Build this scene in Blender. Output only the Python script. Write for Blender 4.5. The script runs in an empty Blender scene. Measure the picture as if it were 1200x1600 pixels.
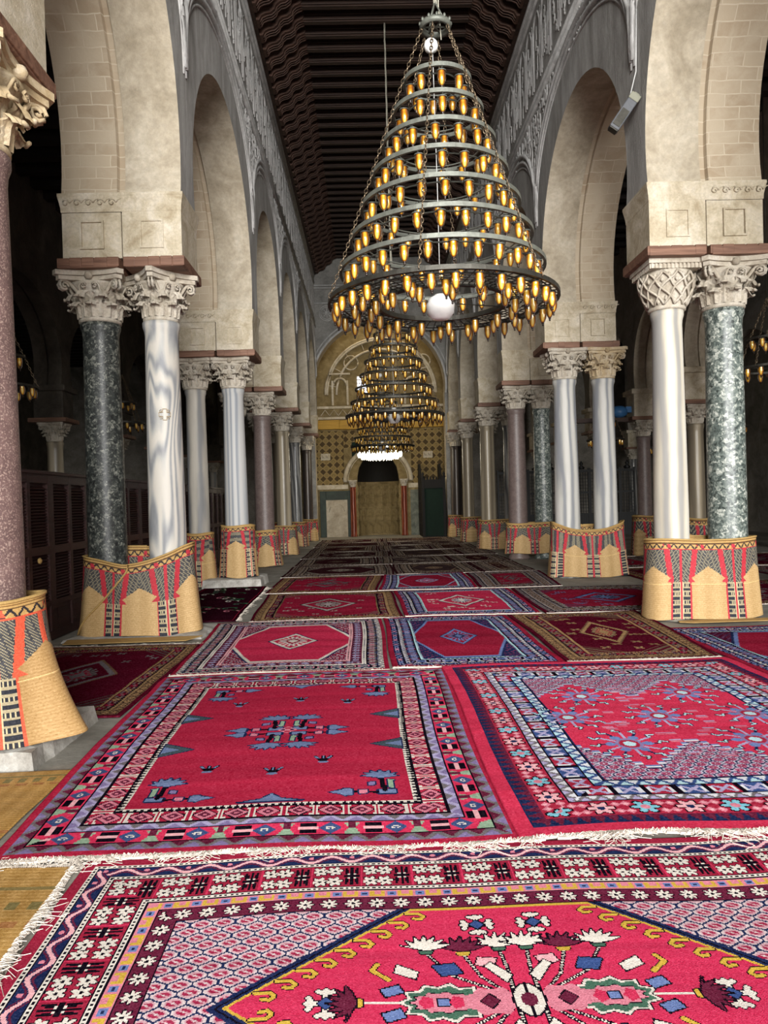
import bpy, math, random
import numpy as np
from mathutils import Matrix, Vector
R = random.Random(7)
sc = bpy.context.scene
col = sc.collection
PI = math.pi

# ------------------------------------------------------------------ camera
cam = bpy.data.cameras.new('camera')
co = bpy.data.objects.new('camera', cam)
col.objects.link(co)
cam.sensor_fit = 'VERTICAL'; cam.sensor_height = 32; cam.lens = 32*1150/1600
cam.clip_start = .05; cam.clip_end = 200
Mr = ((0.99943428, -0.01912531, -0.02766468), (0.02791673, 0.01303998, 0.99952519), (-0.01875548, -0.99973205, 0.01356652))
co.matrix_world = Matrix.Translation((0, 0, 1.45)) @ Matrix(Mr).transposed().to_4x4()
sc.camera = co
# ------------------------------------------------------------------ light
w = bpy.data.worlds.new('world'); sc.world = w; w.use_nodes = True
w.node_tree.nodes['Background'].inputs[0].default_value = (.88, .93, 1, 1)
w.node_tree.nodes['Background'].inputs[1].default_value = .6

def area(name, loc, target, sx, sy, power, colr):
    l = bpy.data.lights.new(name, 'AREA'); l.shape = 'RECTANGLE'; l.size = sx; l.size_y = sy
    l.energy = power; l.color = colr
    o = bpy.data.objects.new(name, l); col.objects.link(o); o.location = loc
    o.rotation_euler = (Vector(target)-Vector(loc)).to_track_quat('-Z', 'Y').to_euler()
    return o
area('courtyard_daylight', (.9, -20, 7.0), (.6, 12, 3.2), 15, 10, 17000, (1, .985, .96))
area('courtyard_daylight_right', (7.2, -5, 3.0), (6.8, 10, 2.2), 4, 4, 1600, (1, .985, .96))
area('courtyard_daylight_left', (-6.5, -4.5, 2.6), (-6, 10, 2.2), 3, 3, 170, (1, .985, .96))
area('mihrab_dome_light', (.5, 30.6, 11.1), (.5, 31.2, 2), 3, 1.0, 110, (1, .84, .58))
sc.view_settings.view_transform = 'Standard'; sc.view_settings.look = 'None'
sc.view_settings.gamma = 1; sc.view_settings.use_curve_mapping = False
sc.view_settings.exposure = .35
try:
    sc.cycles.max_bounces = 8; sc.cycles.diffuse_bounces = 5
except Exception: pass

# ------------------------------------------------------------------ helpers
def lin(c):
    return tuple((x/12.92 if x <= .04045 else ((x+.055)/1.055)**2.4) for x in (v/255 for v in c))

def tag(o, label=None, cat=None, group=None, kind=None):
    if label: o['label'] = label
    if cat: o['category'] = cat
    if group: o['group'] = group
    if kind: o['kind'] = kind
    return o

def thing(name, label, cat, loc=(0, 0, 0), rz=0, group=None):
    o = bpy.data.objects.new(name, None); col.objects.link(o)
    o.location = loc; o.rotation_euler = (0, 0, rz); o.empty_display_size = .1
    return tag(o, label, cat, group)

def kids(o): return [c for c in col.objects if c.parent == o]

def copy_thing(o, loc, rz=None, label=None, scale=None):
    c = o.copy(); col.objects.link(c); c.location = loc
    if rz is not None: c.rotation_euler = (0, 0, rz)
    if scale: c.scale = scale
    if label: c['label'] = label
    for k in list(o.children):
        d = k.copy(); col.objects.link(d); d.parent = c
        for g in list(k.children):
            e = g.copy(); col.objects.link(e); e.parent = d
    return c

class MB:
    def __init__(s): s.v = []; s.f = []; s.m = []; s.sm = []
    def add(s, vs, fs, m=0, smooth=False):
        b = len(s.v); s.v.extend(tuple(map(float, p)) for p in vs)
        for f in fs:
            s.f.append(tuple(b+i for i in f)); s.m.append(m); s.sm.append(smooth)
    def box(s, c, d, m=0, rz=0, rx=0, ry=0, taper=1):
        x, y, z = [q/2 for q in d]
        P = [(-x, -y, -z), (x, -y, -z), (x, y, -z), (-x, y, -z), (-x*taper, -y*taper, z), (x*taper, -y*taper, z), (x*taper, y*taper, z), (-x*taper, y*taper, z)]
        if rz or rx or ry:
            M = Matrix.Rotation(rz, 3, 'Z') @ Matrix.Rotation(ry, 3, 'Y') @ Matrix.Rotation(rx, 3, 'X')
            P = [M @ Vector(p) for p in P]
        s.add([(p[0]+c[0], p[1]+c[1], p[2]+c[2]) for p in P],
              [(0, 3, 2, 1), (4, 5, 6, 7), (0, 1, 5, 4), (1, 2, 6, 5), (2, 3, 7, 6), (3, 0, 4, 7)], m)
    def b(s, x0, x1, y0, y1, z0, z1, m=0):
        s.box(((x0+x1)/2, (y0+y1)/2, (z0+z1)/2), (x1-x0, y1-y0, z1-z0), m)
    def lathe(s, prof, c=(0, 0, 0), n=24, m=0, caps=True, smooth=True, a0=0, a1=2*PI):
        full = abs(a1-a0-2*PI) < 1e-6; k = n if full else n+1
        vs = [(c[0]+r*math.cos(a0+(a1-a0)*i/n), c[1]+r*math.sin(a0+(a1-a0)*i/n), c[2]+z) for r, z in prof for i in range(k)]
        fs = []
        for j in range(len(prof)-1):
            for i in range(n):
                i2 = (i+1) % k
                fs.append((j*k+i, j*k+i2, (j+1)*k+i2, (j+1)*k+i))
        s.add(vs, fs, m, smooth)
        if caps and full:
            b = len(s.v)-len(vs)
            s.f.append(tuple(b+i for i in range(k))[::-1]); s.m.append(m); s.sm.append(False)
            s.f.append(tuple(b+(len(prof)-1)*k+i for i in range(k))); s.m.append(m); s.sm.append(False)
    def tube(s, pts, r, n=6, m=0, closed=False, smooth=True, flat=1.0, ref=None):
        pts = [Vector(p) for p in pts]; N = len(pts); vs = []; fs = []
        rr = r if hasattr(r, '__len__') else [r]*N
        u0 = Vector(ref) if ref else None
        for i, p in enumerate(pts):
            a = pts[i-1] if (i > 0 or closed) else p
            b = pts[(i+1) % N] if (i < N-1 or closed) else p
            t = (b-a); t = t.normalized() if t.length > 1e-9 else Vector((0, 0, 1))
            up = u0 if u0 else (Vector((0, 0, 1)) if abs(t.z) < .95 else Vector((1, 0, 0)))
            x = t.cross(up); x = x.normalized() if x.length > 1e-6 else Vector((1, 0, 0)); y = x.cross(t).normalized()
            for k in range(n):
                q = 2*PI*k/n+PI/n
                vs.append(p + x*(rr[i]*math.cos(q)) + y*(rr[i]*math.sin(q)*flat))
        for i in range(N if closed else N-1):
            for k in range(n):
                j = (i+1) % N
                fs.append((i*n+k, i*n+(k+1) % n, j*n+(k+1) % n, j*n+k))
        if not closed:
            fs.append(tuple(range(n))[::-1]); fs.append(tuple((N-1)*n+k for k in range(n)))
        s.add(vs, fs, m, smooth)
    def build(s, name, mats, parent=None, kind=None, loc=None, bevel=0):
        me = bpy.data.meshes.new(name)
        me.from_pydata(s.v, [], s.f)
        for m in (mats if isinstance(mats, (list, tuple)) else [mats]): me.materials.append(m)
        me.polygons.foreach_set('material_index', s.m); me.polygons.foreach_set('use_smooth', s.sm)
        me.update()
        o = bpy.data.objects.new(name, me); col.objects.link(o)
        if parent: o.parent = parent
        if kind: o['kind'] = kind
        if loc: o.location = loc
        if bevel:
            b = o.modifiers.new('b', 'BEVEL'); b.width = bevel; b.segments = 2; b.limit_method = 'ANGLE'; b.angle_limit = .7
        return o

def circ(r, z, n, cx=0, cy=0): return [(cx+r*math.cos(2*PI*i/n), cy+r*math.sin(2*PI*i/n), z) for i in range(n)]

# ------------------------------------------------------------------ materials
class NT:
    def __init__(s, name):
        s.mat = bpy.data.materials.new(name); s.mat.use_nodes = True
        s.t = s.mat.node_tree; s.N = s.t.nodes; s.bs = s.N['Principled BSDF']
    def n(s, typ, **k):
        o = s.N.new(typ)
        for a, b in k.items():
            if a.startswith('i_'):
                key = a[2:].replace('_', ' ')
                o.inputs[key].default_value = b
            else: setattr(o, a, b)
        return o
    def l(s, a, b): s.t.links.new(a, b)
    def coord(s, scale=(1, 1, 1), rot=(0, 0, 0), kind='Object'):
        c = s.n('ShaderNodeTexCoord'); m = s.n('ShaderNodeMapping'); s.l(c.outputs[kind], m.inputs[0])
        m.inputs['Scale'].default_value = scale; m.inputs['Rotation'].default_value = rot
        return m.outputs[0]
    def noise(s, vec, scale, detail=5, rough=.6, dist=0):
        o = s.n('ShaderNodeTexNoise'); s.l(vec, o.inputs['Vector'])
        o.inputs['Scale'].default_value = scale; o.inputs['Detail'].default_value = detail
        o.inputs['Roughness'].default_value = rough; o.inputs['Distortion'].default_value = dist
        return o.outputs['Fac']
    def ramp(s, fac, stops):
        o = s.n('ShaderNodeValToRGB'); s.l(fac, o.inputs[0]); e = o.color_ramp.elements
        while len(e) < len(stops): e.new(.5)
        for k, (p, c) in enumerate(stops):
            e[k].position = p; e[k].color = (*c, 1) if len(c) == 3 else c
        return o.outputs[0]
    def mix(s, fac, a, b, mode='MIX'):
        o = s.n('ShaderNodeMix', data_type='RGBA', blend_type=mode)
        if isinstance(fac, (int, float)): o.inputs[0].default_value = fac
        else: s.l(fac, o.inputs[0])
        for q, v in ((6, a), (7, b)):
            if isinstance(v, tuple): o.inputs[q].default_value = (*v[:3], 1)
            else: s.l(v, o.inputs[q])
        return o.outputs[2]
    def math(s, op, a, b=None):
        o = s.n('ShaderNodeMath', operation=op)
        for q, v in ((0, a), (1, b)):
            if v is None: continue
            if isinstance(v, (int, float)): o.inputs[q].default_value = v
            else: s.l(v, o.inputs[q])
        return o.outputs[0]
    def bump(s, h, strength=.3, dist=.02):
        o = s.n('ShaderNodeBump'); s.l(h, o.inputs['Height']); o.inputs['Strength'].default_value = strength
        o.inputs['Distance'].default_value = dist; s.l(o.outputs[0], s.bs.inputs['Normal'])
    def fin(s, colr=None, rough=.7, metal=0, spec=.4):
        if colr is not None:
            if isinstance(colr, tuple): s.bs.inputs['Base Color'].default_value = (*colr, 1)
            else: s.l(colr, s.bs.inputs['Base Color'])
        s.bs.inputs['Roughness'].default_value = rough; s.bs.inputs['Metallic'].default_value = metal
        s.bs.inputs['Specular IOR Level'].default_value = spec
        return s.mat

def m_simple(name, c, rough=.7, metal=0, var=.15, scale=8, bump=.15, spec=.4):
    t = NT(name); v = t.coord(); n = t.noise(v, scale)
    a = lin(c); lo = tuple(x*(1-var*1.5) for x in a); hi = tuple(min(1, x*(1+var)) for x in a)
    t.bump(t.noise(v, scale*4), bump)
    return t.fin(t.ramp(n, [(.3, lo), (.7, hi)]), rough, metal, spec)

def m_plaster(name, c1, c2, c3, stretch=(1, 1, 1), scale=1.6, bump=.35):
    t = NT(name); v = t.coord(stretch)
    big = t.noise(v, scale, 8, .65, .6); sm = t.noise(v, scale*9, 6, .7)
    a = t.ramp(big, [(.32, lin(c1)), (.5, lin(c2)), (.68, lin(c3))])
    b = t.ramp(sm, [(.35, (.72, .72, .72)), (.65, (1, 1, 1))])
    c = t.mix(.8, a, b, 'MULTIPLY')
    t.bump(t.math('ADD', sm, t.noise(v, scale*30, 4)), bump, .012)
    return t.fin(c, .85, 0, .25)
CREAM = m_plaster('cream_plaster', (156, 144, 123), (182, 170, 149), (204, 194, 175))
STONE = m_plaster('impost_stone', (170, 155, 128), (198, 186, 162), (218, 208, 190), scale=4)
GREY = m_plaster('grey_carved_stucco', (140, 137, 132), (164, 161, 156), (190, 188, 184), (1, 1, .25), 3, .8)
GREYL = m_plaster('grey_moulding', (160, 158, 155), (186, 184, 181), (208, 207, 205), (1, 1, .4), 4, .3)
AISLEL = m_plaster('shade_painted_aisle_plaster', (62, 57, 50), (80, 74, 66), (96, 90, 80))  # aisle plaster in a darker colour, standing in for the left aisle's shade
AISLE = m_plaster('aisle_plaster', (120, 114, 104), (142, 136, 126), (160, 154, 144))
CAPM = m_plaster('carved_marble', (160, 148, 130), (192, 182, 165), (215, 207, 193), scale=5, bump=.5)
CAPG = m_plaster('golden_carved_marble', (176, 152, 114), (200, 180, 146), (218, 204, 180), scale=5, bump=.5)

def m_brick():
    t = NT('limewashed_brick'); v = t.coord((1, 1, 1), (PI/2, 0, 0))
    dn = t.n('ShaderNodeTexNoise'); t.l(v, dn.inputs['Vector']); dn.inputs['Scale'].default_value = 5
    va = t.n('ShaderNodeVectorMath', operation='MULTIPLY_ADD'); t.l(dn.outputs['Color'], va.inputs[0])
    va.inputs[1].default_value = (.035, .035, 0); t.l(v, va.inputs[2])
    b = t.n('ShaderNodeTexBrick'); t.l(va.outputs[0], b.inputs['Vector'])
    b.inputs['Color1'].default_value = (*lin((166, 148, 124)), 1); b.inputs['Color2'].default_value = (*lin((182, 167, 144)), 1)
    b.inputs['Mortar'].default_value = (*lin((198, 186, 164)), 1)
    b.inputs['Scale'].default_value = 1; b.inputs['Mortar Size'].default_value = .007; b.inputs['Brick Width'].default_value = .34
    b.inputs['Row Height'].default_value = .13; b.inputs['Mortar Smooth'].default_value = .4
    n = t.noise(v, 2.2, 7, .7, .5)
    c = t.mix(t.ramp(n, [(.42, (0, 0, 0)), (.62, (1, 1, 1))]), b.outputs['Color'], lin((184, 170, 148)))
    t.bump(t.math('ADD', t.math('MULTIPLY', b.outputs['Fac'], .5), t.noise(v, 20)), .3, .012)
    return t.fin(c, .85, 0, .25)
BRICK = m_brick()

def m_marble(name, base, vein, dark, scale=1.2, dist=6, stretch=(1, 1, .35), rot=(0, 0, 0), rough=.28, thin=.5, rings=False):
    t = NT(name); v = t.coord(stretch, rot)
    w_ = t.n('ShaderNodeTexWave'); t.l(v, w_.inputs['Vector']); w_.inputs['Scale'].default_value = scale
    if rings: w_.wave_type = 'RINGS'; w_.rings_direction = 'Y'
    w_.inputs['Distortion'].default_value = dist; w_.inputs['Detail'].default_value = 4; w_.inputs['Detail Scale'].default_value = 1.3
    a = t.ramp(w_.outputs['Fac'], [(.1, lin(vein)), (thin, lin(base)), (.95, lin(dark))])
    n = t.noise(v, 7, 6, .7)
    c = t.mix(.5, a, t.ramp(n, [(.3, (.75, .75, .75)), (.7, (1, 1, 1))]), 'MULTIPLY')
    t.bump(n, .05)
    return t.fin(c, rough, 0, .25)

def m_speckle(name, base, base2, sp, sc_=30, thr=.33, rough=.3, dark=None):
    t = NT(name); v = t.coord()
    def vor(s_, th, seed):
        mp = t.n('ShaderNodeMapping'); t.l(v, mp.inputs[0]); mp.inputs['Location'].default_value = (seed, seed*2, seed)
        nn = t.n('ShaderNodeTexNoise'); t.l(mp.outputs[0], nn.inputs['Vector']); nn.inputs['Scale'].default_value = s_*1.3
        nn.inputs['Detail'].default_value = 3; nn.inputs['Roughness'].default_value = .6
        return t.ramp(nn.outputs['Fac'], [(1-th, (0, 0, 0)), (1-th+.035, (1, 1, 1))])
    a = t.ramp(t.noise(v, 9, 6, .7, 1), [(.35, lin(base)), (.65, lin(base2))])
    c = t.mix(vor(sc_, thr, 3), a, lin(sp))
    if dark: c = t.mix(vor(sc_*.7, thr, 11), c, lin(dark))
    t.bump(t.noise(v, 60), .05)
    return t.fin(c, rough, 0, .5)
PORPH = m_speckle('purple_porphyry', (92, 72, 70), (118, 94, 90), (160, 138, 128), 70, .45, .5)
PORPHD = m_speckle('brown_porphyry', (92, 78, 74), (112, 97, 92), (140, 126, 120), 60, .40, .45)
def m_breccia(name, cols, sc_=16, rough=.35):
    t = NT(name); v = t.coord()
    dn = t.n('ShaderNodeTexNoise'); t.l(v, dn.inputs['Vector']); dn.inputs['Scale'].default_value = 22; dn.inputs['Detail'].default_value = 4
    va = t.n('ShaderNodeVectorMath', operation='MULTIPLY_ADD'); t.l(dn.outputs['Color'], va.inputs[0]); va.inputs[1].default_value = (.05, .05, .05); t.l(v, va.inputs[2])
    outs = []
    for s_ in (sc_, sc_*2.6):
        vo = t.n('ShaderNodeTexVoronoi'); t.l(va.outputs[0], vo.inputs['Vector']); vo.inputs['Scale'].default_value = s_
        sp = t.n('ShaderNodeSeparateColor'); t.l(vo.outputs['Color'], sp.inputs[0]); outs.append(sp.outputs[0])
    f = t.math('ADD', t.math('MULTIPLY', outs[0], .45), t.math('MULTIPLY', outs[1], .55))
    c = t.ramp(f, [(.18, lin(cols[0])), (.4, lin(cols[1])), (.62, lin(cols[2])), (.84, lin(cols[3]))])
    c = t.mix(t.ramp(t.noise(v, 30, 5, .7), [(.4, (0, 0, 0)), (.7, (.8, .8, .8))]), c, lin(cols[1]))
    t.bump(t.noise(v, 50), .08)
    return t.fin(c, rough, 0, .45)
GREEN = m_breccia('green_breccia', [(38, 44, 42), (88, 98, 94), (128, 136, 128), (200, 202, 192)], 17)
DKGREEN = m_breccia('dark_green_breccia', [(26, 28, 28), (50, 54, 52), (72, 76, 72), (140, 142, 132)], 22, .42)
def m_contour(name, light, mid, dark, freq=16, stretch=(1, 1, .28), sc_=1.9, rough=.4):
    t = NT(name); v = t.coord(stretch); n = t.noise(v, sc_, 1.5, .4, .25)
    s_ = t.math('SINE', t.math('MULTIPLY', n, freq*PI)); s_ = t.math('ADD', t.math('MULTIPLY', s_, .5), .5)
    s2 = t.math('ADD', t.math('MULTIPLY', s_, .65), t.math('MULTIPLY', t.noise(t.coord((3, 3, .7)), 5, 5, .7), .5))
    c = t.ramp(s2, [(.2, lin(dark)), (.5, lin(mid)), (.85, lin(light))]); t.bump(t.noise(v, 40), .04)
    return t.fin(c, rough, 0, .4)
CIPO = m_contour('grey_waved_marble', (192, 187, 177), (166, 165, 161), (128, 130, 133), 26, (1, 1, .2), 2.6, .5)
WHITE = m_marble('cream_white_marble', (194, 186, 168), (206, 201, 188), (150, 148, 144), 1.6, 5, (1, 1, .16), (.18, .16, 0), .62)
WHITE2 = m_marble('cool_white_marble', (186, 185, 178), (204, 202, 196), (140, 142, 146), 1.8, 6, (1, 1, .16), (-.15, .18, 0), .58)
STRIPE = m_marble('blue_striped_marble', (176, 178, 178), (188, 187, 184), (140, 144, 150), 3.4, 5, (1, 1, .03), (0, 0, .3), .55)
PALE = m_marble('pale_cloudy_marble', (182, 176, 164), (198, 192, 180), (140, 140, 140), 1.1, 7, (1, 1, .2), (.2, .15, 0), .45)
BEIGE = m_marble('beige_marble', (150, 138, 116), (172, 160, 138), (118, 108, 92), 1.5, 3, (1, 1, .15), (.1, .1, 0), .25)
GREYM = m_marble('grey_veined_marble', (118, 116, 112), (146, 144, 140), (88, 88, 88), 2.4, 4, (1, 1, .3), (.2, .2, 0), .22)
DARKM = m_marble('dark_brown_marble', (74, 66, 60), (98, 88, 80), (54, 48, 45), 1.4, 3, (1, 1, .1), (0, 0, 0), .25)
REDM = m_marble('red_marble', (120, 58, 40), (152, 84, 60), (86, 40, 30), 3, 4, (1, 1, .4), (0, 0, 0), .25)
PLINTH = m_plaster('worn_white_marble', (142, 138, 130), (176, 172, 164), (200, 198, 192), scale=5)

def m_wood(name, c1, c2, axis='y', rough=.6, sc_=1.0, bump=.4):
    t = NT(name); st = {'x': (.6, 9, 9), 'y': (9, .6, 9), 'z': (9, 9, .6)}[axis]
    v = t.coord(tuple(q*sc_ for q in st)); n = t.noise(v, 2.2, 6, .65, .8)
    t.bump(n, bump, .01)
    return t.fin(t.ramp(n, [(.3, lin(c1)), (.7, lin(c2))]), rough, 0, .35)
BOARD = m_wood('reddish_impost_wood', (86, 58, 45), (142, 106, 86), 'x')
BEAM = m_wood('dark_ceiling_wood', (38, 27, 22), (72, 52, 42), 'x')
PLANK = m_wood('dark_ceiling_plank', (20, 15, 12), (38, 28, 23), 'x')
CORB = m_wood('carved_corbel_wood', (50, 36, 30), (94, 68, 56), 'x')
LOUV = m_wood('dark_louvre_wood', (34, 18, 17), (62, 36, 33), 'y', .45)
MINB = m_wood('black_carved_wood', (9, 8, 7), (22, 18, 15), 'z', .75)
SCREEN = m_wood('dark_screen_wood', (14, 14, 14), (30, 30, 29), 'z', .5)
GREENC = m_simple('dark_green_cloth', (10, 32, 22), .9)
YELW = m_wood('yellow_painted_beam', (150, 112, 30), (190, 148, 48), 'x')
OCHRE = m_plaster('ochre_mihrab_stone', (112, 96, 62), (136, 118, 80), (156, 138, 100), scale=3)
DADO = m_plaster('grey_green_dado', (84, 90, 82), (108, 112, 102), (130, 132, 120), scale=3)
STONEF = m_plaster('floor_stone', (120, 116, 108), (146, 142, 132), (168, 164, 154), scale=1.2)
IRON = m_simple('patinated_bronze', (104, 106, 98), .5, .35, .2, 12)
IROND = m_simple('dark_bronze', (62, 60, 54), .5, .6, .2, 12)
CHAIN = m_simple('aged_brass_chain', (128, 112, 92), .4, .8, .2, 20)
ROPE = m_simple('pale_rope', (170, 166, 150), .8)
CABLE = m_simple('white_cable', (205, 205, 202), .5)
SPK = m_simple('grey_loudspeaker_plastic', (86, 88, 92), .5, 0, .05)
SPKC = m_simple('khaki_loudspeaker_cap', (132, 132, 116), .6, 0, .05)
GLOBE = m_simple('white_opal_glass', (235, 235, 232), .2, 0, .02)
BLUEP = m_simple('blue_plastic', (60, 110, 160), .4)

def m_glass():
    t = NT('amber_glass')
    fr = t.n('ShaderNodeLayerWeight'); fr.inputs['Blend'].default_value = .45
    c = t.ramp(fr.outputs['Facing'], [(0, lin((255, 228, 128))), (.06, lin((246, 188, 56))), (.17, lin((172, 100, 16))), (.38, lin((74, 36, 8)))])  # facing ramp paints the bright highlight in the centre and the dark sides
    t.fin(c, .06, 0, .7)
    t.bs.inputs['Transmission Weight'].default_value = .35
    t.bs.inputs['Coat Weight'].default_value = .6
    return t.mat
AMBER = m_glass()
TIP = m_simple('dark_glass_tip', (34, 20, 10), .2)

def m_emit(name, c, s):
    t = NT(name); t.bs.inputs['Emission Color'].default_value = (*lin(c), 1); t.bs.inputs['Emission Strength'].default_value = s
    return t.fin(lin(c), .3)
LITG = m_emit('lit_crystal', (255, 246, 222), 7)
WINL = m_emit('daylit_window_pane', (235, 240, 255), 1.6)

def m_vcol(name, rough=.9, fuzz=.5):
    t = NT(name); a = t.n('ShaderNodeAttribute'); a.attribute_name = 'weave'
    v = t.coord(); n = t.noise(v, 260, 2, .6)
    c = t.mix(fuzz, a.outputs['Color'], t.ramp(n, [(.3, (.6, .6, .6)), (.7, (1.0, 1.0, 1.0))]), 'MULTIPLY')
    t.bump(n, .5, .004); t.fin(c, rough, 0, .0 if rough > .8 else .25)
    pass
    return t.mat
WOOL = m_vcol('woven_wool')
STRAW = m_vcol('woven_straw', .65, .35)
TILE = m_vcol('lustre_tile', .7, .2)
STRAWP = m_wood('plain_straw', (150, 118, 66), (196, 164, 104), 'x', .7, 8)
FR = m_simple('cotton_fringe', (206, 196, 184), .95, 0, .1, 40)
FRY = m_simple('straw_fringe', (186, 164, 128), .95, 0, .15, 40)

# ================================================================== structure
PY = [.3, 4.4, 8.5, 13.4, 17.5, 21.3, 25.3, 29.0]
HW = .36                      # half depth of a pier block
SPR = 4.9; ZC = 5.35; VS = 2.12; ZT = 10.5
NX_L, FX_L = -1.98, -3.28
NX_R, FX_R = 3.18, 4.46

def arch_pts(y0, y1, spr, zc, vs, n=36, bulge=1.035):
    c = (y0+y1)/2; a = (y1-y0)/2*bulge
    t0 = -math.asin(min(.95, (zc-spr)/vs))
    P = []
    for i in range(n+1):
        t = t0+(PI-2*t0)*i/n
        P.append((c-a*math.cos(t), zc+vs*math.sin(t)))
    return P

def arcade(name, xn, xf, py, hw, spr, zc, vs, zt, mats, split=.5):
    """wall slab along y with arches; nave face at xn, far face at xf, recessed groove between its two arch rings"""
    mb = MB(); sg = 1 if xf > xn else -1; th = abs(xf-xn)
    g0, g1 = split-.035, split+.035
    xs = [xn, xn+sg*th*g0, xn+sg*th*(g0+.01), xn+sg*th*(g1-.01), xn+sg*th*g1, xf]
    off = [0, 0, .05, .05, 0, 0]
    for i in range(len(py)-1):
        A = py[i]; B = py[i+1]
        pts = arch_pts(A+hw, B-hw, spr, zc, vs)
        for x, fl, mi in ((xn, sg > 0, 0), (xf, sg < 0, 3)):
            loop = [(x, A, spr)]+[(x, y, z) for y, z in pts]+[(x, B, spr), (x, B, zt), (x, A, zt)]
            idx = tuple(range(len(loop))); mb.add(loop, [idx if not fl else idx[::-1]], mi)
        cy, cz = (A+B)/2, zc
        for k in range(len(xs)-1):
            mi = 1 if k < 2 else 2
            rows = []
            for q in (k, k+1):
                row = []
                for y, z in pts:
                    dy, dz = y-cy, z-cz; L = math.hypot(dy, dz); o_ = off[q]
                    row.append((xs[q], y+dy/L*o_, z+dz/L*o_))
                rows.append(row)
            n = len(pts); vs_ = rows[0]+rows[1]
            mb.add(vs_, [((j, j+n, j+n+1, j+1) if sg > 0 else (j, j+1, j+n+1, j+n)) for j in range(n-1)], mi, True)
    # end caps and top
    for y in (py[0], py[-1]):
        mb.add([(xn, y, spr), (xf, y, spr), (xf, y, zt), (xn, y, zt)], [(0, 1, 2, 3)], 3)
    for y in py[:]:
        mb.add([(xn, y-hw, spr+.001), (xf, y-hw, spr+.001), (xf, y+hw, spr+.001), (xn, y+hw, spr+.001)], [(0, 1, 2, 3)], 3)
    return mb.build(name, mats, kind='structure')

arcade('wall_left', NX_L, FX_L, PY, HW, SPR, ZC, VS, ZT, [GREY, CREAM, BRICK, AISLE])
arcade('wall_right', NX_R, FX_R, PY, HW, SPR, ZC, VS, ZT, [GREY, CREAM, BRICK, AISLE])

# impost blocks + cornices + timber boards on every pier
def pier(idx, xn, xf, y, hw=HW, z0=4.2, zs=SPR):
    sg = 1 if xf > xn else -1; xm = (xn+xf)/2; h = zs-z0
    mb = MB()
    prof_s = .55
    a, b_ = sorted((xn, xm-sg*.008)); mb.b(a, b_, y-hw, y+hw, z0, zs-.2, 0)
    a, b_ = sorted((xm+sg*.008, xf)); mb.b(a, b_, y-hw+.012, y+hw-.012, z0, zs-.2, 0)
    x0, x1 = sorted((xn, xf))
    # incised panels on the two front faces
    for cxp in ((xn+xm)/2, (xm+xf)/2):
        for s_ in (-1, 1):
            yy = y+s_*hw
            w2, zz0, zz1 = .13, z0+.1, zs-.29
            for q_, (ax, bx, az, bz) in enumerate(((cxp-w2, cxp+w2, zz1-.02, zz1), (cxp-w2, cxp+w2, zz0, zz0+.02), (cxp-w2, cxp-w2+.02, zz0, zz1), (cxp+w2-.02, cxp+w2, zz0, zz1))):
                if q_ > 1: az, bz = az+.021, bz-.021
                mb.b(ax, bx, yy-.014, yy+.014, az, bz)
    # cyma cornice: stacked profile loops
    prof = [(.0, -.2), (.015, -.19), (.02, -.15), (.05, -.1), (.085, -.05), (.09, -.035), (.1, -.03), (.1, 0.0)]
    loops = []
    for o_, dz in prof:
        o_ *= .3
        loops += [(x0-o_, y-hw-o_, zs+dz), (x1+o_, y-hw-o_, zs+dz), (x1+o_, y+hw+o_, zs+dz), (x0-o_, y+hw+o_, zs+dz)]
    fs = [(4*k+i, 4*k+(i+1) % 4, 4*k+4+(i+1) % 4, 4*k+4+i) for k in range(len(prof)-1) for i in range(4)]
    fs.append((len(loops)-4, len(loops)-3, len(loops)-2, len(loops)-1))
    mb.add(loops, fs)
    # carved scroll on the outer half of the cornice
    for s_ in (-1, 1):
        for k in range(5):
            cxx = xm+sg*(.09+k*.125); yy = y+s_*(hw+.012)
            pts = [(cxx+.045*(1-t*.75)*math.cos(t*7), yy+s_*.012, zs-.1+.042*(1-t*.75)*math.sin(t*7)) for t in [j/12 for j in range(13)]]
            mb.tube(pts, .009, 5)
            mb.tube([(cxx+.045, yy+s_*.012, zs-.1), (cxx+.07, yy+s_*.012, zs-.07), (cxx+.1, yy+s_*.012, zs-.06)], .008, 5)
    mb.build('trim_%d' % idx, STONE, kind='structure')
    # timber
    tb = MB(); o_ = .1
    for (a, b_) in (sorted((xn-sg*.04, xm-sg*.02)), sorted((xm+sg*.02, xf+sg*.05))):
        n = 5; 
        for k in range(n):
            u0 = a+(b_-a)*k/n; u1 = a+(b_-a)*(k+1)/n-.006
            tb.b(u0, u1, y-hw-.05+R.uniform(-.012, .012), y+hw+.05+R.uniform(-.012, .012), z0-.105+R.uniform(-.006, .006), z0-.004)
        tb.b(a+.02, b_-.02, y-hw-.05, y+hw+.05, z0-.115, z0-.02)
    tb.build('trim_%d' % (idx+100), BOARD, kind='structure', bevel=.008)
for i, y in enumerate(PY):
    pier(1+i, NX_L, FX_L, y); pier(21+i, NX_R, FX_R, y)

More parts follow.
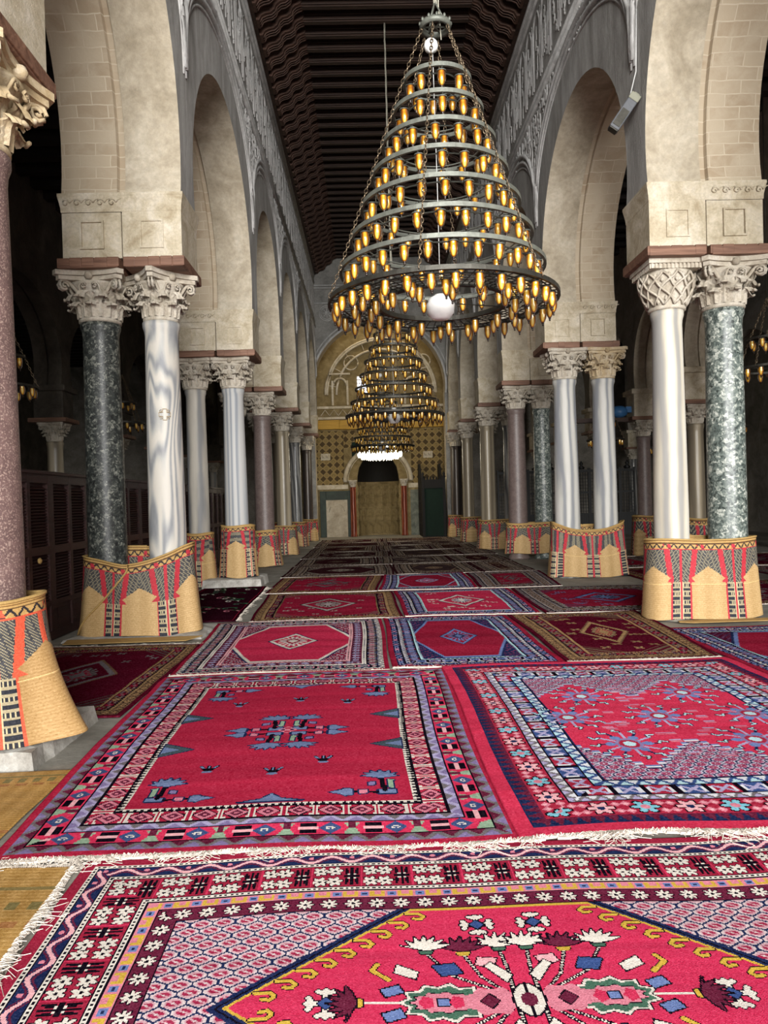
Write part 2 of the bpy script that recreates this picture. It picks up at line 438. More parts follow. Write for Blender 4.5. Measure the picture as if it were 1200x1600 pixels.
# mouldings and carved stucco relief on the two nave faces
def ring_curve(A, B, z0, zt, n=40):
    c = (A+B)/2; a = (B-A)/2-.02
    return [(c-a*math.cos(PI*i/n), z0+(zt-z0)*(math.sin(PI*i/n)**.82)) for i in range(n+1)]
def relief(idx, x, sg):
    """sg: direction out of the wall into the nave"""
    mb = MB(); m2 = MB()
    for i in range(len(PY)-1):
        A, B = PY[i], PY[i+1]
        for dz, r in ((0, .045), (.13, .05), (-.1, .022)):
            P = [(x, y, z) for y, z in ring_curve(A+abs(dz)*.25*(1 if dz < 0 else 0), B-abs(dz)*.25*(1 if dz < 0 else 0), 6.45+dz*.8, 8.2+dz)]
            mb.tube(P, r, 6, flat=1)
    for z, r in ((8.46, .05), (8.62, .035), (8.56, .02), (10.2, .045), (10.32, .03), (10.43, .05)):
        mb.tube([(x, PY[0], z), (x, PY[-1]+.2, z)], r, 6)
    mb.build('trim_%d' % (200+idx), GREYL, kind='structure')
    rr = random.Random(idx)
    def curl(y, z, s, kind):
        if kind == 0:
            P = [(x, y+s*(1-t*.8)*math.cos(t*8+1), z+1.5*s*(1-t*.8)*math.sin(t*8+1)) for t in [j/14 for j in range(15)]]
        elif kind == 1:
            P = [(x, y+s*.5*math.sin(t*6.3), z+(t-.5)*s*4) for t in [j/10 for j in range(11)]]
        elif kind == 2:
            P = [(x, y, z-s*2), (x, y+s*.1, z-s), (x, y, z+s*2)]
        elif kind == 3:
            P = [(x, y+s*.8*math.cos(t), z+s*2.1*math.sin(t)) for t in [2*PI*j/16 for j in range(17)]]
        else:
            P = [(x, y-s, z-1.6*s), (x, y-s, z), (x, y-.7*s, z+.9*s), (x, y, z+1.7*s), (x, y+.7*s, z+.9*s), (x, y+s, z), (x, y+s, z-1.6*s)]
        m2.tube(P, rr.uniform(.012, .024), 5)
    for i in range(len(PY)-1):
        A, B = PY[i], PY[i+1]
        # frieze of blind niches above the string course
        n = int((B-A)/.55)
        for k in range(n):
            yc = A+(B-A)*(k+.5)/n; wdt = (B-A)/n*.42
            for o_, r in ((0, .022), (.05, .012)):
                P = [(x, yc-wdt+o_, 8.78+o_), (x, yc-wdt+o_, 9.6)]+[(x, yc-(wdt-o_)*math.cos(PI*j/10), 9.6+(.42-o_)*math.sin(PI*j/10)**.8) for j in range(1, 10)]+[(x, yc+wdt-o_, 9.6), (x, yc+wdt-o_, 8.78+o_)]
                m2.tube(P, r, 5)
            for q in range(5): curl(yc+rr.uniform(-wdt*.5, wdt*.5), 8.95+q*.18, rr.uniform(.05, .08), rr.choice([0, 0, 1, 2]))
            if k % 2 == 0:
                for q in range(4): m2.tube([(x, yc-wdt*.6+q*wdt*.4, 9.0), (x, yc-wdt*.6+q*wdt*.4, 9.55)], .016, 5)
            for q in range(2): curl(A+(B-A)*k/n+.02, 9.2+q*.7, .05, rr.choice([0, 3]))
        # spandrels either side of each pier axis
        c = (A+B)/2; h = (B-A)/2
        for side in (-1, 1):
            for rowz in np.arange(6.75, 8.36, .19):
                t = (rowz-6.45)/1.75
                edge = h*(1-math.sqrt(max(0, 1-min(1, t)**2.3))) if t < 1 else h
                u = .06
                while u < edge-.1:
                    yy = (A+u) if side < 0 else (B-u)
                    curl(yy, rowz+rr.uniform(-.03, .03), rr.uniform(.045, .085), rr.choice([0, 0, 1, 3, 2, 4])); u += rr.uniform(.15, .24)
            zz = 7.75; yy = A+.33 if side < 0 else B-.33
            for s in (.16, .12): curl(yy, zz, s, 3)
    m2.build('trim_%d' % (210+idx), GREYL, kind='structure')
relief(0, NX_L, 1); relief(1, NX_R, -1)

# ceiling: planks, cross beams, carved corbels
CZ = 11.35
mb = MB(); mb.b(NX_L-.6, NX_R+.6, PY[0], 32.9, CZ, CZ+.15)
k = NX_L-.5
ceiling = mb.build('ceiling', PLANK, kind='structure')
mb = MB()
for xa, xb in ((NX_L-.5, NX_L+.0), (NX_R, NX_R+.5)):
    mb.b(xa, xb, PY[0], 29.2, ZT, CZ)
mb.b(NX_L, NX_L+.1, PY[0], 29.2, ZT, ZT+.16); mb.b(NX_R-.1, NX_R, PY[0], 29.2, ZT, ZT+.16)
mb.b(NX_L, NX_L+.06, PY[0], 29.2, ZT+.5, ZT+.62); mb.b(NX_R-.06, NX_R, PY[0], 29.2, ZT+.5, ZT+.62)
mb.build('trim_300', BEAM, kind='structure')
nb = 46; bstep = (29.1-8.6)/(nb-1)
bm0 = None; cb0 = None
prof = [(0, 0), (0, .78), (.92, .78), (.93, .66), (.9, .6), (.8, .56), (.74, .5), (.72, .42), (.64, .36), (.55, .34), (.48, .28), (.45, .2), (.38, .14), (.28, .12), (.2, .08), (.16, 0)]
def corbel_mb():
    m = MB(); w2 = .13; n = len(prof)
    vs = [(px, -w2, pz) for px, pz in prof]+[(px, w2, pz) for px, pz in prof]
    fs = [tuple(range(n)), tuple(range(n, 2*n))[::-1]]+[(i, i+n, (i+1) % n+n, (i+1) % n) for i in range(n)]
    m.add(vs, fs)
    for q in (-.07, 0, .07):    # carved ribs following the lower edge
        m.tube([(px+.012, q, pz-.012) for px, pz in prof[2:]], .014, 5)
    return m
for i in range(nb):
    y = 8.6+i*bstep
    if bm0 is None:
        m = MB(); m.b(NX_L, NX_R, -.085, .085, -.2, 0); m.b(NX_L, NX_R, -.055, .055, -.225, -.2)
        m.tube([(NX_L+.9, -.088, -.1), (NX_R-.9, -.088, -.1)], .01, 5)
        bm0 = m.build('ceiling_beam', BEAM, ceiling, loc=(0, y, CZ), bevel=.012)
        cb0 = corbel_mb().build('corbel', CORB, ceiling, loc=(NX_L, y, ZT+.04))
        c = cb0.copy(); col.objects.link(c); c.location = (NX_R, y, ZT+.04); c.rotation_euler = (0, 0, PI)
    else:
        o = bm0.copy(); col.objects.link(o); o.location = (0, y, CZ)
        for xx, rz in ((NX_L, 0), (NX_R, PI)):
            c = cb0.copy(); col.objects.link(c); c.location = (xx, y, ZT+.04); c.rotation_euler = (0, 0, rz)

# unseen back wall with door openings, added to shade the left columns and aisle
mb = MB()
for x0, x1, z0, z1 in ((-13, -7.7, 0, 7.7), (-7.7, -5.4, 3.8, 7.7), (-5.4, -1.7, 0, 11.4), (-1.7, 3.3, 9.2, 11.4), (3.3, 5.4, 0, 11.4), (5.4, 8.9, 4.6, 7.7), (8.9, 14.2, 0, 7.7)):
    mb.b(x0, x1, -1.8, -1.4, z0, z1)
mb.b(NX_L-1.3, NX_L, -1.4, .3, 0, ZT); mb.b(NX_R, NX_R+1.3, -1.4, .3, 0, ZT); mb.b(NX_L-.6, NX_R+.6, -1.4, .3, CZ, CZ+.15)  # unseen side pieces added to stop light leaking into the aisles
mb.build('wall_front_unseen', CREAM, kind='structure')
# floor, aisles
mb = MB(); mb.b(-14, 15, -2, 34, -.2, 0); mb.build('floor', STONEF, kind='structure')
AR = [3.2, 7.2, 11.0, 14.7, 17.5, 21.0, 24.6, 28.4]
AL = [3.5, 7.3, 11.2, 15.0, 18.7, 22.5, 26.3, 30.0]
arcade('wall_aisle_right', 6.3, 6.85, AR, .26, 3.95, 4.35, 1.35, 7.6, [AISLE, CREAM, CREAM, AISLE])
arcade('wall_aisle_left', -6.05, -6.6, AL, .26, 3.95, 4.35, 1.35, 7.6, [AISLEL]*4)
arcade('wall_outer_aisle_right', 10.0, 10.5, AR, .26, 3.95, 4.35, 1.35, 7.6, [AISLE]*4)
for k, (xs_, ys_) in enumerate((((6.3, 6.85), AR), ((-6.6, -6.05), AL), ((10.0, 10.5), AR))):
    for j, y in enumerate(ys_):
        mb = MB(); mb.b(xs_[0]-.02, xs_[1]+.02, y-.26, y+.26, 3.3, 3.85); mb.b(xs_[0]-.09, xs_[1]+.09, y-.33, y+.33, 3.83, 3.95)
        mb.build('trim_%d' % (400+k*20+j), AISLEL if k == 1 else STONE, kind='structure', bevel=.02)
        mb = MB(); mb.b(xs_[0]-.1, xs_[1]+.1, y-.34, y+.34, 3.22, 3.298)
        mb.build('trim_%d' % (500+k*20+j), BOARD, kind='structure')
mb = MB(); mb.b(-14, -3.4, -1, 34, 7.6, 7.75); mb.b(4.5, 15, -1, 34, 7.6, 7.75)
for k in range(60):
    y = 1+k*.55; mb.b(-13, -3.4, y, y+.18, 7.4, 7.6); mb.b(4.5, 14, y, y+.18, 7.4, 7.6)
mb.build('ceiling_aisle', PLANK, kind='structure')
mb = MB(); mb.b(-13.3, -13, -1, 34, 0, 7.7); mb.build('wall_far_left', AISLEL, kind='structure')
mb = MB(); mb.b(14, 14.3, -1, 34, 0, 7.7); mb.build('wall_far_right', AISLE, kind='structure')

# end wall of the nave with the big horseshoe arch
def cross_wall(name, y0, y1, x0, x1, z1, xa, xb, spr, zc, rad, mats):
    mb = MB(); c = (xa+xb)/2; a = (xb-xa)/2
    pts = []
    t0 = -math.asin((zc-spr)/rad)
    for i in range(49):
        t = t0+(PI-2*t0)*i/48
        pts.append((c-a*math.cos(t)*1.0, zc+rad*math.sin(t)))
    zz = 0
    for y, fl, in ((y0, False), (y1, True)):
        loop = [(x0, y, zz), (pts[0][0], y, zz)]+[(px, y, pz) for px, pz in pts]+[(pts[-1][0], y, zz), (x1, y, zz), (x1, y, z1), (x0, y, z1)]
        idx = tuple(range(len(loop))); mb.add(loop, [idx[::-1] if fl else idx], 0)
    full = [(pts[0][0], 0)]+pts+[(pts[-1][0], 0)]; n = len(full)
    mb.add([(px, y0, pz) for px, pz in full]+[(px, y1, pz) for px, pz in full], [(j, j+1, j+n+1, j+n) for j in range(n-1)], 1, True)
    mb.build(name, mats, kind='structure'); return pts
pts = cross_wall('wall_end', 29.35, 30.0, NX_L-.5, NX_R+.5, CZ, -2.14, 3.12, 5.75, 6.1, 2.56, [m_plaster('grey_end_wall', (116, 114, 110), (140, 138, 133), (160, 158, 152)), CREAM])
mb = MB()
for s_, r in ((1.02, .05), (1.07, .03)):
    mb.tube([(.49+(px-.49)*s_, 29.34, 6.1+(pz-6.1)*s_) for px, pz in pts], r, 6)
for z in (9.4, 10.0, 10.1): mb.tube([(NX_L, 29.34, z), (NX_R, 29.34, z)], .035, 6)
for cxx in (-1.5, 2.7):      # carved rosettes
    for rr_ in (.3, .24):
        mb.tube([(cxx+rr_*math.cos(t), 29.34, 9.0+rr_*math.sin(t)) for t in [2*PI*j/24 for j in range(25)]], .02, 5)
    for q in range(8): mb.tube([(cxx, 29.33, 9.0), (cxx+.2*math.cos(q*PI/4), 29.33, 9.0+.2*math.sin(q*PI/4))], .02, 5)
mb.build('trim_310', GREYL, kind='structure')
mb = MB(); mb.b(-14, -2.4, 30.9, 31.3, 0, 7.7); mb.b(3.6, 15, 30.9, 31.3, 0, 7.7)
mb.build('wall_back', AISLE, kind='structure')

# ================================================================== columns
def capital_mesh(style):
    mb = MB(); 
    if style == 'corinthian':
        mb.lathe([(.19, 0), (.215, .015), (.215, .04), (.195, .055), (.2, .12), (.21, .22), (.235, .32), (.285, .4), (.3, .425), (.28, .43)], n=28)
        def leaf(a, h, wd, r0, out, z0=.05):
            n = 10; P = []; 
            for i in range(n+1):
                t = i/n
                r = r0+.012+.03*t+out*max(0, t-.5)**1.3
                z = z0+h*min(1, t*1.22) - (max(0, t-.8)**1.2*h*2.2)
                wv = wd*(1-.45*max(0, t-.6)/.4)*(1+.16*math.cos(i*PI)) 
                for k in range(-3, 4):
                    u = k/3; rad = r-.022*abs(u)**1.5+(.014 if k == 0 else (.0 if abs(k) != 2 else .008))
                    ang = a+u*wv/.22
                    P.append((rad*math.cos(ang), rad*math.sin(ang), z-.012*abs(u)))
            fs = [(i*7+k, i*7+k+1, i*7+k+8, i*7+k+7) for i in range(n) for k in range(6)]
            mb.add(P, fs, 0, False)
            # curled tip
            tip = P[n*7+3]
            mb.tube([(math.cos(a)*math.hypot(tip[0], tip[1])-math.sin(a)*q, math.sin(a)*math.hypot(tip[0], tip[1])+math.cos(a)*q, tip[2]+.005) for q in (-wd*.4, 0, wd*.4)], .014, 6)
        for k in range(8): leaf(2*PI*k/8, .17, .078, .2, .16)
        for k in range(8): leaf(2*PI*(k+.5)/8, .29, .085, .2, .21)
        for k in range(4):
            a = PI/4+k*PI/2; d = Vector((math.cos(a), math.sin(a), 0)); sd = Vector((-d.y, d.x, 0))
            for s in (-1, 1):
                P = [d*.22+sd*s*.07+Vector((0, 0, .2)), d*.25+sd*s*.06+Vector((0, 0, .3)), d*.31+sd*s*.035+Vector((0, 0, .385))]
                c = d*.375+Vector((0, 0, .375))
                for j in range(16):
                    t = j/15; r = .062*(1-t*.85); q = PI*.75-t*3.6*PI
                    P.append(c+d*(r*math.cos(q))+Vector((0, 0, r*math.sin(q)))+sd*s*(.018+.012*t))
                mb.tube(P, [.02]*3+[.018-.006*j/15 for j in range(16)], 6)
            a2 = k*PI/2; d = Vector((math.cos(a2), math.sin(a2), 0)); sd = Vector((-d.y, d.x, 0))
            for s in (-1, 1):
                P = [d*.24+sd*s*.11+Vector((0, 0, .25)), d*.28+sd*s*.1+Vector((0, 0, .33))]
                for j in range(10):
                    t = j/9; r = .04*(1-t*.8); q = (0)+t*2.6*PI
                    P.append(d*.3+sd*s*(.06+r*math.cos(q))+Vector((0, 0, .365+r*math.sin(q))))
                mb.tube(P, .011, 5)
        # concave abacus
        def aba(z0, z1, S, cn):
            L = []
            for k in range(4):
                a = k*PI/2
                for u in (-.86, -.6, -.3, 0, .3, .6, .86):
                    q = S*(1-cn*(1-(u/.86)**2)); x, y = q, u*S
                    L.append((x*math.cos(a)-y*math.sin(a), x*math.sin(a)+y*math.cos(a)))
            n = len(L)
            mb.add([(x, y, z0) for x, y in L]+[(x, y, z1) for x, y in L],
                   [tuple(range(n))[::-1], tuple(range(n, 2*n))]+[(i, (i+1) % n, (i+1) % n+n, i+n) for i in range(n)])
        aba(.43, .475, .335, .2); aba(.478, .53, .36, .18)
        for k in range(4):
            a = k*PI/2
            mb.lathe([(0.001, -.04), (.03, -.035), (.045, 0), (.03, .035), (.001, .04)], (.3*math.cos(a), .3*math.sin(a), .475), 10, caps=False)
    else:   # basket capital covered with interlace and a beaded top
        mb.lathe([(.19, 0), (.21, .01), (.21, .035), (.195, .05), (.22, .12), (.26, .22), (.285, .32), (.29, .4), (.28, .43)], n=28)
        for k in range(12):
            for s in (-1, 1):
                P = []
                for j in range(13):
                    t = j/12; r = .2+.1*math.sin(t*PI*.55)+.012; a = 2*PI*k/12+s*(t*1.05)+.06*math.sin(t*9)
                    P.append((r*math.cos(a), r*math.sin(a), .05+.35*t))
                mb.tube(P, .014, 5)
        for k in range(24):
            a = 2*PI*k/24
            mb.lathe([(.001, -.03), (.02, -.01), (.02, .01), (.001, .03)], (.3*math.cos(a), .3*math.sin(a), .31+.05*(k % 2)), 6, caps=False)
        for k in range(16):
            a = 2*PI*k/16
            mb.lathe([(.001, -.035), (.024, -.01), (.018, .02), (.001, .035)], (.225*math.cos(a), .225*math.sin(a), .085+.03*(k % 2)), 6, caps=False)
        mb.box((0, 0, .455), (.56, .56, .05)); mb.box((0, 0, .505), (.62, .62, .05))
        for s in (-1, 1):
            for k in range(13):
                u = -.27+k*.045
                mb.box((u, s*.285, .455), (.022, .02, .06)); mb.box((s*.285, u, .455), (.02, .022, .06))
    o = mb.build('capital', CAPM); return o
caps_proto = {}
def column(label, x, y, r0, r1, H, mat, style='corinthian', capmat=None, rz=0, cs=1.0, group=None, capH=.53, name='marble_column', lean=(0, 0)):
    t = thing(name, label, 'column', (x, y, 0), 0, group)
    m = MB(); zt = H-capH
    m.lathe([(r0*1.12, .0), (r0*1.14, .05), (r0*1.02, .1), (r0, .14), (r0*.995, zt*.35), ((r0*.6+r1*.4), zt*.6), (r1, zt-.16), (r1*1.03, zt-.1), (r1*1.12, zt-.05), (r1*1.12, zt)], n=40)
    m.build('shaft', mat, t)
    key = (style, (capmat or CAPM).name)
    if key not in caps_proto:
        o = capital_mesh(style); o.data.materials[0] = capmat or CAPM; caps_proto[key] = o
    else:
        o = caps_proto[key].copy(); col.objects.link(o)
    o.parent = t; o.location = (0, 0, zt); o.scale = (cs, cs, capH/.53); o.rotation_euler = (0, 0, rz)
    return t
HB = 4.085
column('purple porphyry column nearest the camera at the left edge, under a golden capital', -2.30, 4.4, .225, .2, HB, PORPH, 'corinthian', CAPG, 0, 1.05)
column('dark green speckled column, outer one of the nearest full pair on the left', -3.02, 8.5, .215, .195, HB, DKGREEN, cs=1.08)
_t = column('grey and white waved marble column with small carved cross on the left', -2.33, 8.5, .21, .185, HB, CIPO, cs=.92, rz=PI/4)
_m = MB(); _a, _b = .022, .062
_P = [(_a, _a), (_b, _a), (_b, -_a), (_a, -_a), (_a, -_b), (-_a, -_b), (-_a, -_a), (-_b, -_a), (-_b, _a), (-_a, _a), (-_a, _b), (_a, _b)]
_m.tube([(q[0], 0, q[1]) for q in _P], .0045, 5, closed=True, smooth=False)
for _s in (-1, 1):
    for _u in (-1, 1): _m.tube([(_s*.04+.012*math.cos(e), 0, _u*.04+.012*math.sin(e)) for e in [2*PI*i/8 for i in range(8)]], .003, 4, closed=True)
_o = _m.build('carved_cross', CAPG, _t); _o.location = (.06, -.197, 2.5); _o.rotation_euler = (0, 0, .29)
column('pale cloudy marble column, left one of the second left pair', -3.1, 13.4, .19, .17, HB, PALE)
column('blue-grey vertically striped marble column on a stone plinth, second left pair', -2.42, 13.4, .21, .18, HB, STRIPE)
column('brown porphyry column, third along the left side behind striped column', -2.50, 17.5, .225, .2, HB, PORPHD, cs=.95)
column('shaded marble column hidden behind third left porphyry column', -3.1, 17.5, .18, .17, HB, GREYM)
column('beige marble column, fourth along the left side of the nave', -2.48, 21.3, .21, .19, HB, BEIGE, cs=.95)
column('outer marble column of the fourth pair on the left', -3.1, 21.3, .18, .17, HB, GREYM)
column('grey veined marble column, fifth along the left side', -2.52, 25.3, .2, .18, HB, GREYM, cs=.9)
column('outer marble column of the fifth pair on the left', -3.1, 25.3, .18, .17, HB, BEIGE)
column('dark brown slender column left of the tiled mihrab wall', -2.42, 28.9, .19, .18, HB, DARKM, cs=.9)
column('cream white marble column with basket capital, inner one nearest right', 3.50, 8.5, .195, .165, HB, WHITE, 'basket')
column('green white-speckled breccia column at the right edge of the nave', 4.16, 8.5, .215, .2, HB, GREEN, cs=1.1)
column('white marble column, inner one of the second right pair', 3.58, 13.3, .225, .19, HB, WHITE2)
column('cool white marble column under golden capital, outer of second right pair', 4.28, 13.3, .21, .185, HB, WHITE2, 'corinthian', CAPG)
column('brown porphyry column, inner one of the third right pair', 3.53, 17.5, .225, .2, HB, PORPHD)
column('grey-green breccia column, outer one of the third right pair', 4.14, 17.5, .21, .19, HB, GREEN, cs=.95)
column('beige streaked marble column, fourth along the right side', 3.44, 21.3, .22, .2, HB, BEIGE)
column('shaded outer marble column of the fourth right pair', 4.1, 21.3, .2, .18, HB, GREYM)
column('beige marble column, fifth along the right side of the nave', 3.4, 25.3, .2, .185, HB, BEIGE, cs=.95)
column('outer marble column of the fifth pair on the right', 4.1, 25.3, .19, .18, HB, DARKM)
column('dark brown column beside the wooden minbar stair', 3.42, 28.9, .22, .2, HB, DARKM)
# a column of the left aisle seen between the second left pair, standing deeper
for side, xs_, ys_, mats_ in (('left', -6.32, AL, [BEIGE, PALE, GREYM]), ('right', 6.58, AR, [PORPHD, BEIGE, BEIGE, BEIGE, PORPHD, GREYM])):
    names = ['first', 'second', 'third', 'fourth', 'fifth', 'sixth', 'seventh', 'eighth']
    for k, y in enumerate(ys_):
        column('slim aisle column in shade, %s from the front behind the %s arcade' % (names[k], side), xs_, y, .17, .15, 3.22, mats_[k % len(mats_)], cs=.72, capH=.38, name='aisle_column', group='aisle columns behind the %s arcade' % side)
for k, y in enumerate(AR):
    column('slim column in the far right aisle, %s from the front' % names[k], 10.25, y, .16, .14, 3.22, [BEIGE, GREYM][k % 2], cs=.7, capH=.38, name='aisle_column', group='columns of the far right aisle')

# ================================================================== colour-woven grids (carpets, mats, tiles)
def weave_mesh(name, pos, colr, mat, parent=None, thick=.01, nrm=None):
    """pos: (ny+1, nx+1, 3) vertices; colr: (ny, nx, 3) sRGB 0-255 per knot"""
    ny, nx = colr.shape[:2]
    top = pos.reshape(-1, 3)
    bot = (pos-(np.array([0, 0, thick]) if nrm is None else nrm*thick)).reshape(-1, 3)
    idx = np.arange((ny+1)*(nx+1)).reshape(ny+1, nx+1)
    q = np.stack([idx[:-1, :-1], idx[:-1, 1:], idx[1:, 1:], idx[1:, :-1]], -1).reshape(-1, 4)
    off = len(top)
    per = np.concatenate([idx[0, :], idx[1:, -1], idx[-1, -2::-1], idx[-2:0:-1, 0]])
    p2 = np.roll(per, -1)
    side = np.stack([per, per+off, p2+off, p2], -1)
    if nrm is not None:
        qb = q[:, ::-1]+off; F = np.concatenate([q, side, qb])
    else: F = np.concatenate([q, side])
    V = np.concatenate([top, bot]).astype(np.float32)
    me = bpy.data.meshes.new(name)
    me.vertices.add(len(V)); me.vertices.foreach_set('co', V.ravel())
    nf = len(F); me.loops.add(nf*4); me.loops.foreach_set('vertex_index', F.ravel().astype(np.int32))
    me.polygons.add(nf); me.polygons.foreach_set('loop_start', np.arange(0, nf*4, 4, dtype=np.int32))
    me.polygons.foreach_set('loop_total', np.full(nf, 4, dtype=np.int32))
    c = np.clip(colr/255., 0, 1).reshape(-1, 3)
    ec = np.concatenate([colr[0, :], colr[:, -1], colr[-1, ::-1], colr[::-1, 0]])/255.
    k = len(side); ec = ec[np.minimum((np.arange(k)*len(ec)//k), len(ec)-1)]
    allc = [c, ec]+([c] if nrm is not None else [])
    C = np.concatenate(allc); C = np.concatenate([C, np.ones((len(C), 1))], 1)
    C = np.repeat(C, 4, axis=0)
    at = me.color_attributes.new('weave', 'BYTE_COLOR', 'CORNER')
    at.data.foreach_set('color_srgb', C.ravel().astype(np.float32))
    me.polygons.foreach_set('use_smooth', np.ones(nf, dtype=bool))
    me.materials.append(mat); me.update(calc_edges=True)
    o = bpy.data.objects.new(name, me); col.objects.link(o)
    if parent: o.parent = parent
    return o

PAL = dict(R=(198, 50, 82), r=(150, 34, 58), D=(86, 18, 36), M=(104, 36, 60), K=(22, 16, 26), N=(34, 44, 82), B=(62, 84, 138), b=(112, 132, 184),
           L=(138, 124, 168), l=(176, 168, 204), W=(226, 218, 208), P=(218, 132, 150), p=(236, 178, 184), C=(132, 196, 214), c=(188, 222, 230), Y=(208, 172, 70),
           G=(74, 110, 92), g=(150, 176, 150), T=(168, 136, 96), t=(120, 92, 70), S=(120, 112, 116), s=(170, 160, 158), d=(56, 40, 44), O=(226, 96, 64))
class Rug:
    def __init__(s, W, L, cell, bg='R', seed=0, pal=None):
        s.W, s.L = W, L; s.pal = dict(PAL); s.pal.update(pal or {})
        s.nx, s.ny = int(W/cell), int(L/cell)
        x = (np.arange(s.nx)+.5)/s.nx*W-W/2; y = (np.arange(s.ny)+.5)/s.ny*L-L/2
        s.U, s.V = np.meshgrid(x, y)
        s.A = np.zeros((s.ny, s.nx, 3)); s.A[:] = s.pal[bg]
        dx = W/2-abs(s.U); dy = L/2-abs(s.V); s.d = np.minimum(dx, dy)
        s.S = np.where(dx < dy, s.V, s.U); s.rs = np.random.RandomState(seed); s.acc = 0
    def put(s, mask, c): s.A[mask] = s.pal[c] if isinstance(c, str) else c
    def band(s, w, kind, cs, per=.1):
        d0 = s.acc; s.acc += w
        m = (s.d >= d0) & (s.d < s.acc); t = (s.d-d0)/w; q = (s.S/per+.5) % 1; k = np.floor(s.S/per+.5).astype(int)
        x = (q-.5)*per; y = (t-.5)*w
        s.put(m, cs[0])
        def F(mm, c): s.put(m & mm, c)
        if kind == 'bead':
            F(abs(t-.5) < .36, cs[1]); F((q > .5) & (abs(t-.5) < .2), cs[2])
        elif kind == 'zig':
            z = abs(q-.5)*2; F(abs(t-z) < .24, cs[1])
            F((abs(t-z) > .24) & (t > z) & (len(cs) > 2), cs[-1])
            F((t < .1) | (t > .9), 'K')
        elif kind == 'wave':
            z = .5+.33*np.sin(q*2*PI); F(abs(t-z) < .14, cs[1]); F((abs(t-z) > .22) & (abs(t-z) < .34), cs[2])
            r = np.hypot((q-.25)*per, (t-.3)*w); F(r < w*.16, cs[3] if len(cs) > 3 else cs[2])
        elif kind == 'flower':      # rows of eight-petalled flowers with dark leaf clusters
            for (ox, oy) in ((-.36, -.25), (-.36, .25), (-.07, -.25), (-.07, .25)):
                xx = x-ox*per; yy = y-oy*w; r = np.hypot(xx, yy); th = np.arctan2(yy, xx); pet = abs(np.cos(3*th+.5))
                F(r < w*(.13+.12*pet), 'K'); F(r < w*(.09+.125*pet), cs[1]); F(r < w*.045, cs[2])
            xx = x-.27*per
            F((abs(xx) < w*.035) & (abs(y) < w*.42), cs[2]); F((abs(abs(xx)-w*.12) < w*.05) & (abs(abs(y)-w*.2) < w*.1), cs[2]); F((abs(y) < w*.06) & (abs(xx) < w*.2), cs[2])
            F((abs(abs(xx)-w*.07) < w*.035) & (abs(abs(y)-w*.09) < w*.035), 'W'); F((abs(abs(xx)-w*.14) < w*.03) & (abs(abs(y)-w*.36) < w*.04), cs[2])
            F(abs(q-.97) < .02, cs[3])
        elif kind == 'star':
            r = np.hypot(x, y); th = np.arctan2(y, x); Rr = w*.42
            F(r < Rr*(.4+.6*abs(np.cos(4*th)))*1.15, 'K'); F(r < Rr*(.35+.6*abs(np.cos(4*th))), cs[1]); F(r < Rr*.22, cs[2])
        elif kind == 'hook':
            F((abs(t-.5) < .36) & (q < .55) & ~((abs(t-.35) < .2) & (q > .15) & (q < .42)), cs[1])
            F((abs(t-.5) < .3) & (q > .65) & (q < .95), cs[2]); F((abs(t-.5) < .12) & (q > .72) & (q < .88), cs[3])
            F((t < .07) | (t > .93), 'K')
        elif kind == 'hexd':        # pink diamonds between white brackets
            r = abs(x)/(per*.36)+abs(y)/(w*.42); F(r < 1.25, 'K'); F(r < 1.05, cs[1]); F(r < .62, cs[2]); F(r < .25, cs[1])
            e = abs(q-.5); F((e > .40) & (abs(t-.5) < .42) & (e < .46), cs[3]); F((e > .33) & (e < .46) & (abs(abs(t-.5)-.36) < .06), cs[3])
            F((t < .05) | (t > .95), 'K')
        elif kind == 'block':       # blue carnations, black wedges, pale green leaves
            kk = k % 3
            r = np.hypot(x*.8, y)
            F((kk == 0) & (abs(x)+abs(y) < w*.46), cs[1]); F((kk == 0) & (r < w*.13), 'W'); F((kk == 0) & (r < w*.07), cs[1])
            F((kk == 1) & (abs(y) < w*.42) & (abs(x) < per*.42*(.35+abs(y)/w*1.3)), cs[2]); F((kk == 1) & (abs(x) < w*.14) & (y > 0), cs[3])
            F((kk == 2) & (abs(abs(y)-w*.25) < w*.12) & (abs(x) < per*.4), 'K'); F((kk == 2) & (abs(y) < w*.1) & (abs(x) < per*.46), cs[4])
            F((t < .05) | (t > .95), 'K')
        elif kind == 'saw':
            F(t < abs(q-.5)*2, cs[1])
        elif kind == 'cross':       # X shaped stars on two alternating grounds
            F((k % 2 == 0), cs[4]); r = abs(abs(x)-abs(y)*1.1); F((r < w*.12) & (np.hypot(x, y) < w*.5), cs[1 + 0]); 
            F((abs(abs(q-.5)-.46) < .05), 'K'); F((abs(x) > per*.28) & (abs(y) < w*.28) & (abs(x) < per*.4), cs[2]); F((t < .05) | (t > .95), 'K')
        elif kind == 'petal':       # big palmettes flanked by pairs of small ones
            kk = k % 2; c1 = np.where
            r = np.hypot(x, y*1.0); th = np.arctan2(y, x); pet = .5+.5*abs(np.cos(3*th))
            F((kk == 0) & (r < w*.44*pet*1.1), 'K'); F((kk == 0) & (r < w*.4*pet), cs[1]); F((kk == 0) & (r < w*.12), 'N')
            F((kk == 1) & (r < w*.44*pet*1.1), 'K'); F((kk == 1) & (r < w*.4*pet), cs[2]); F((kk == 1) & (r < w*.14), cs[3])
            xx = abs(x)-per*.38; yy = abs(y)-w*.24; F((abs(xx)+abs(yy) < w*.17), cs[3]); F((abs(xx)+abs(yy) < w*.08), cs[1])
            F((t < .04) | (t > .96), 'K')
        elif kind == 'dots':
            F((abs(t-.5) < .3) & (abs(q-.5) < .25), cs[1])
        return s
    def inner(s): return s.W/2-s.acc, s.L/2-s.acc
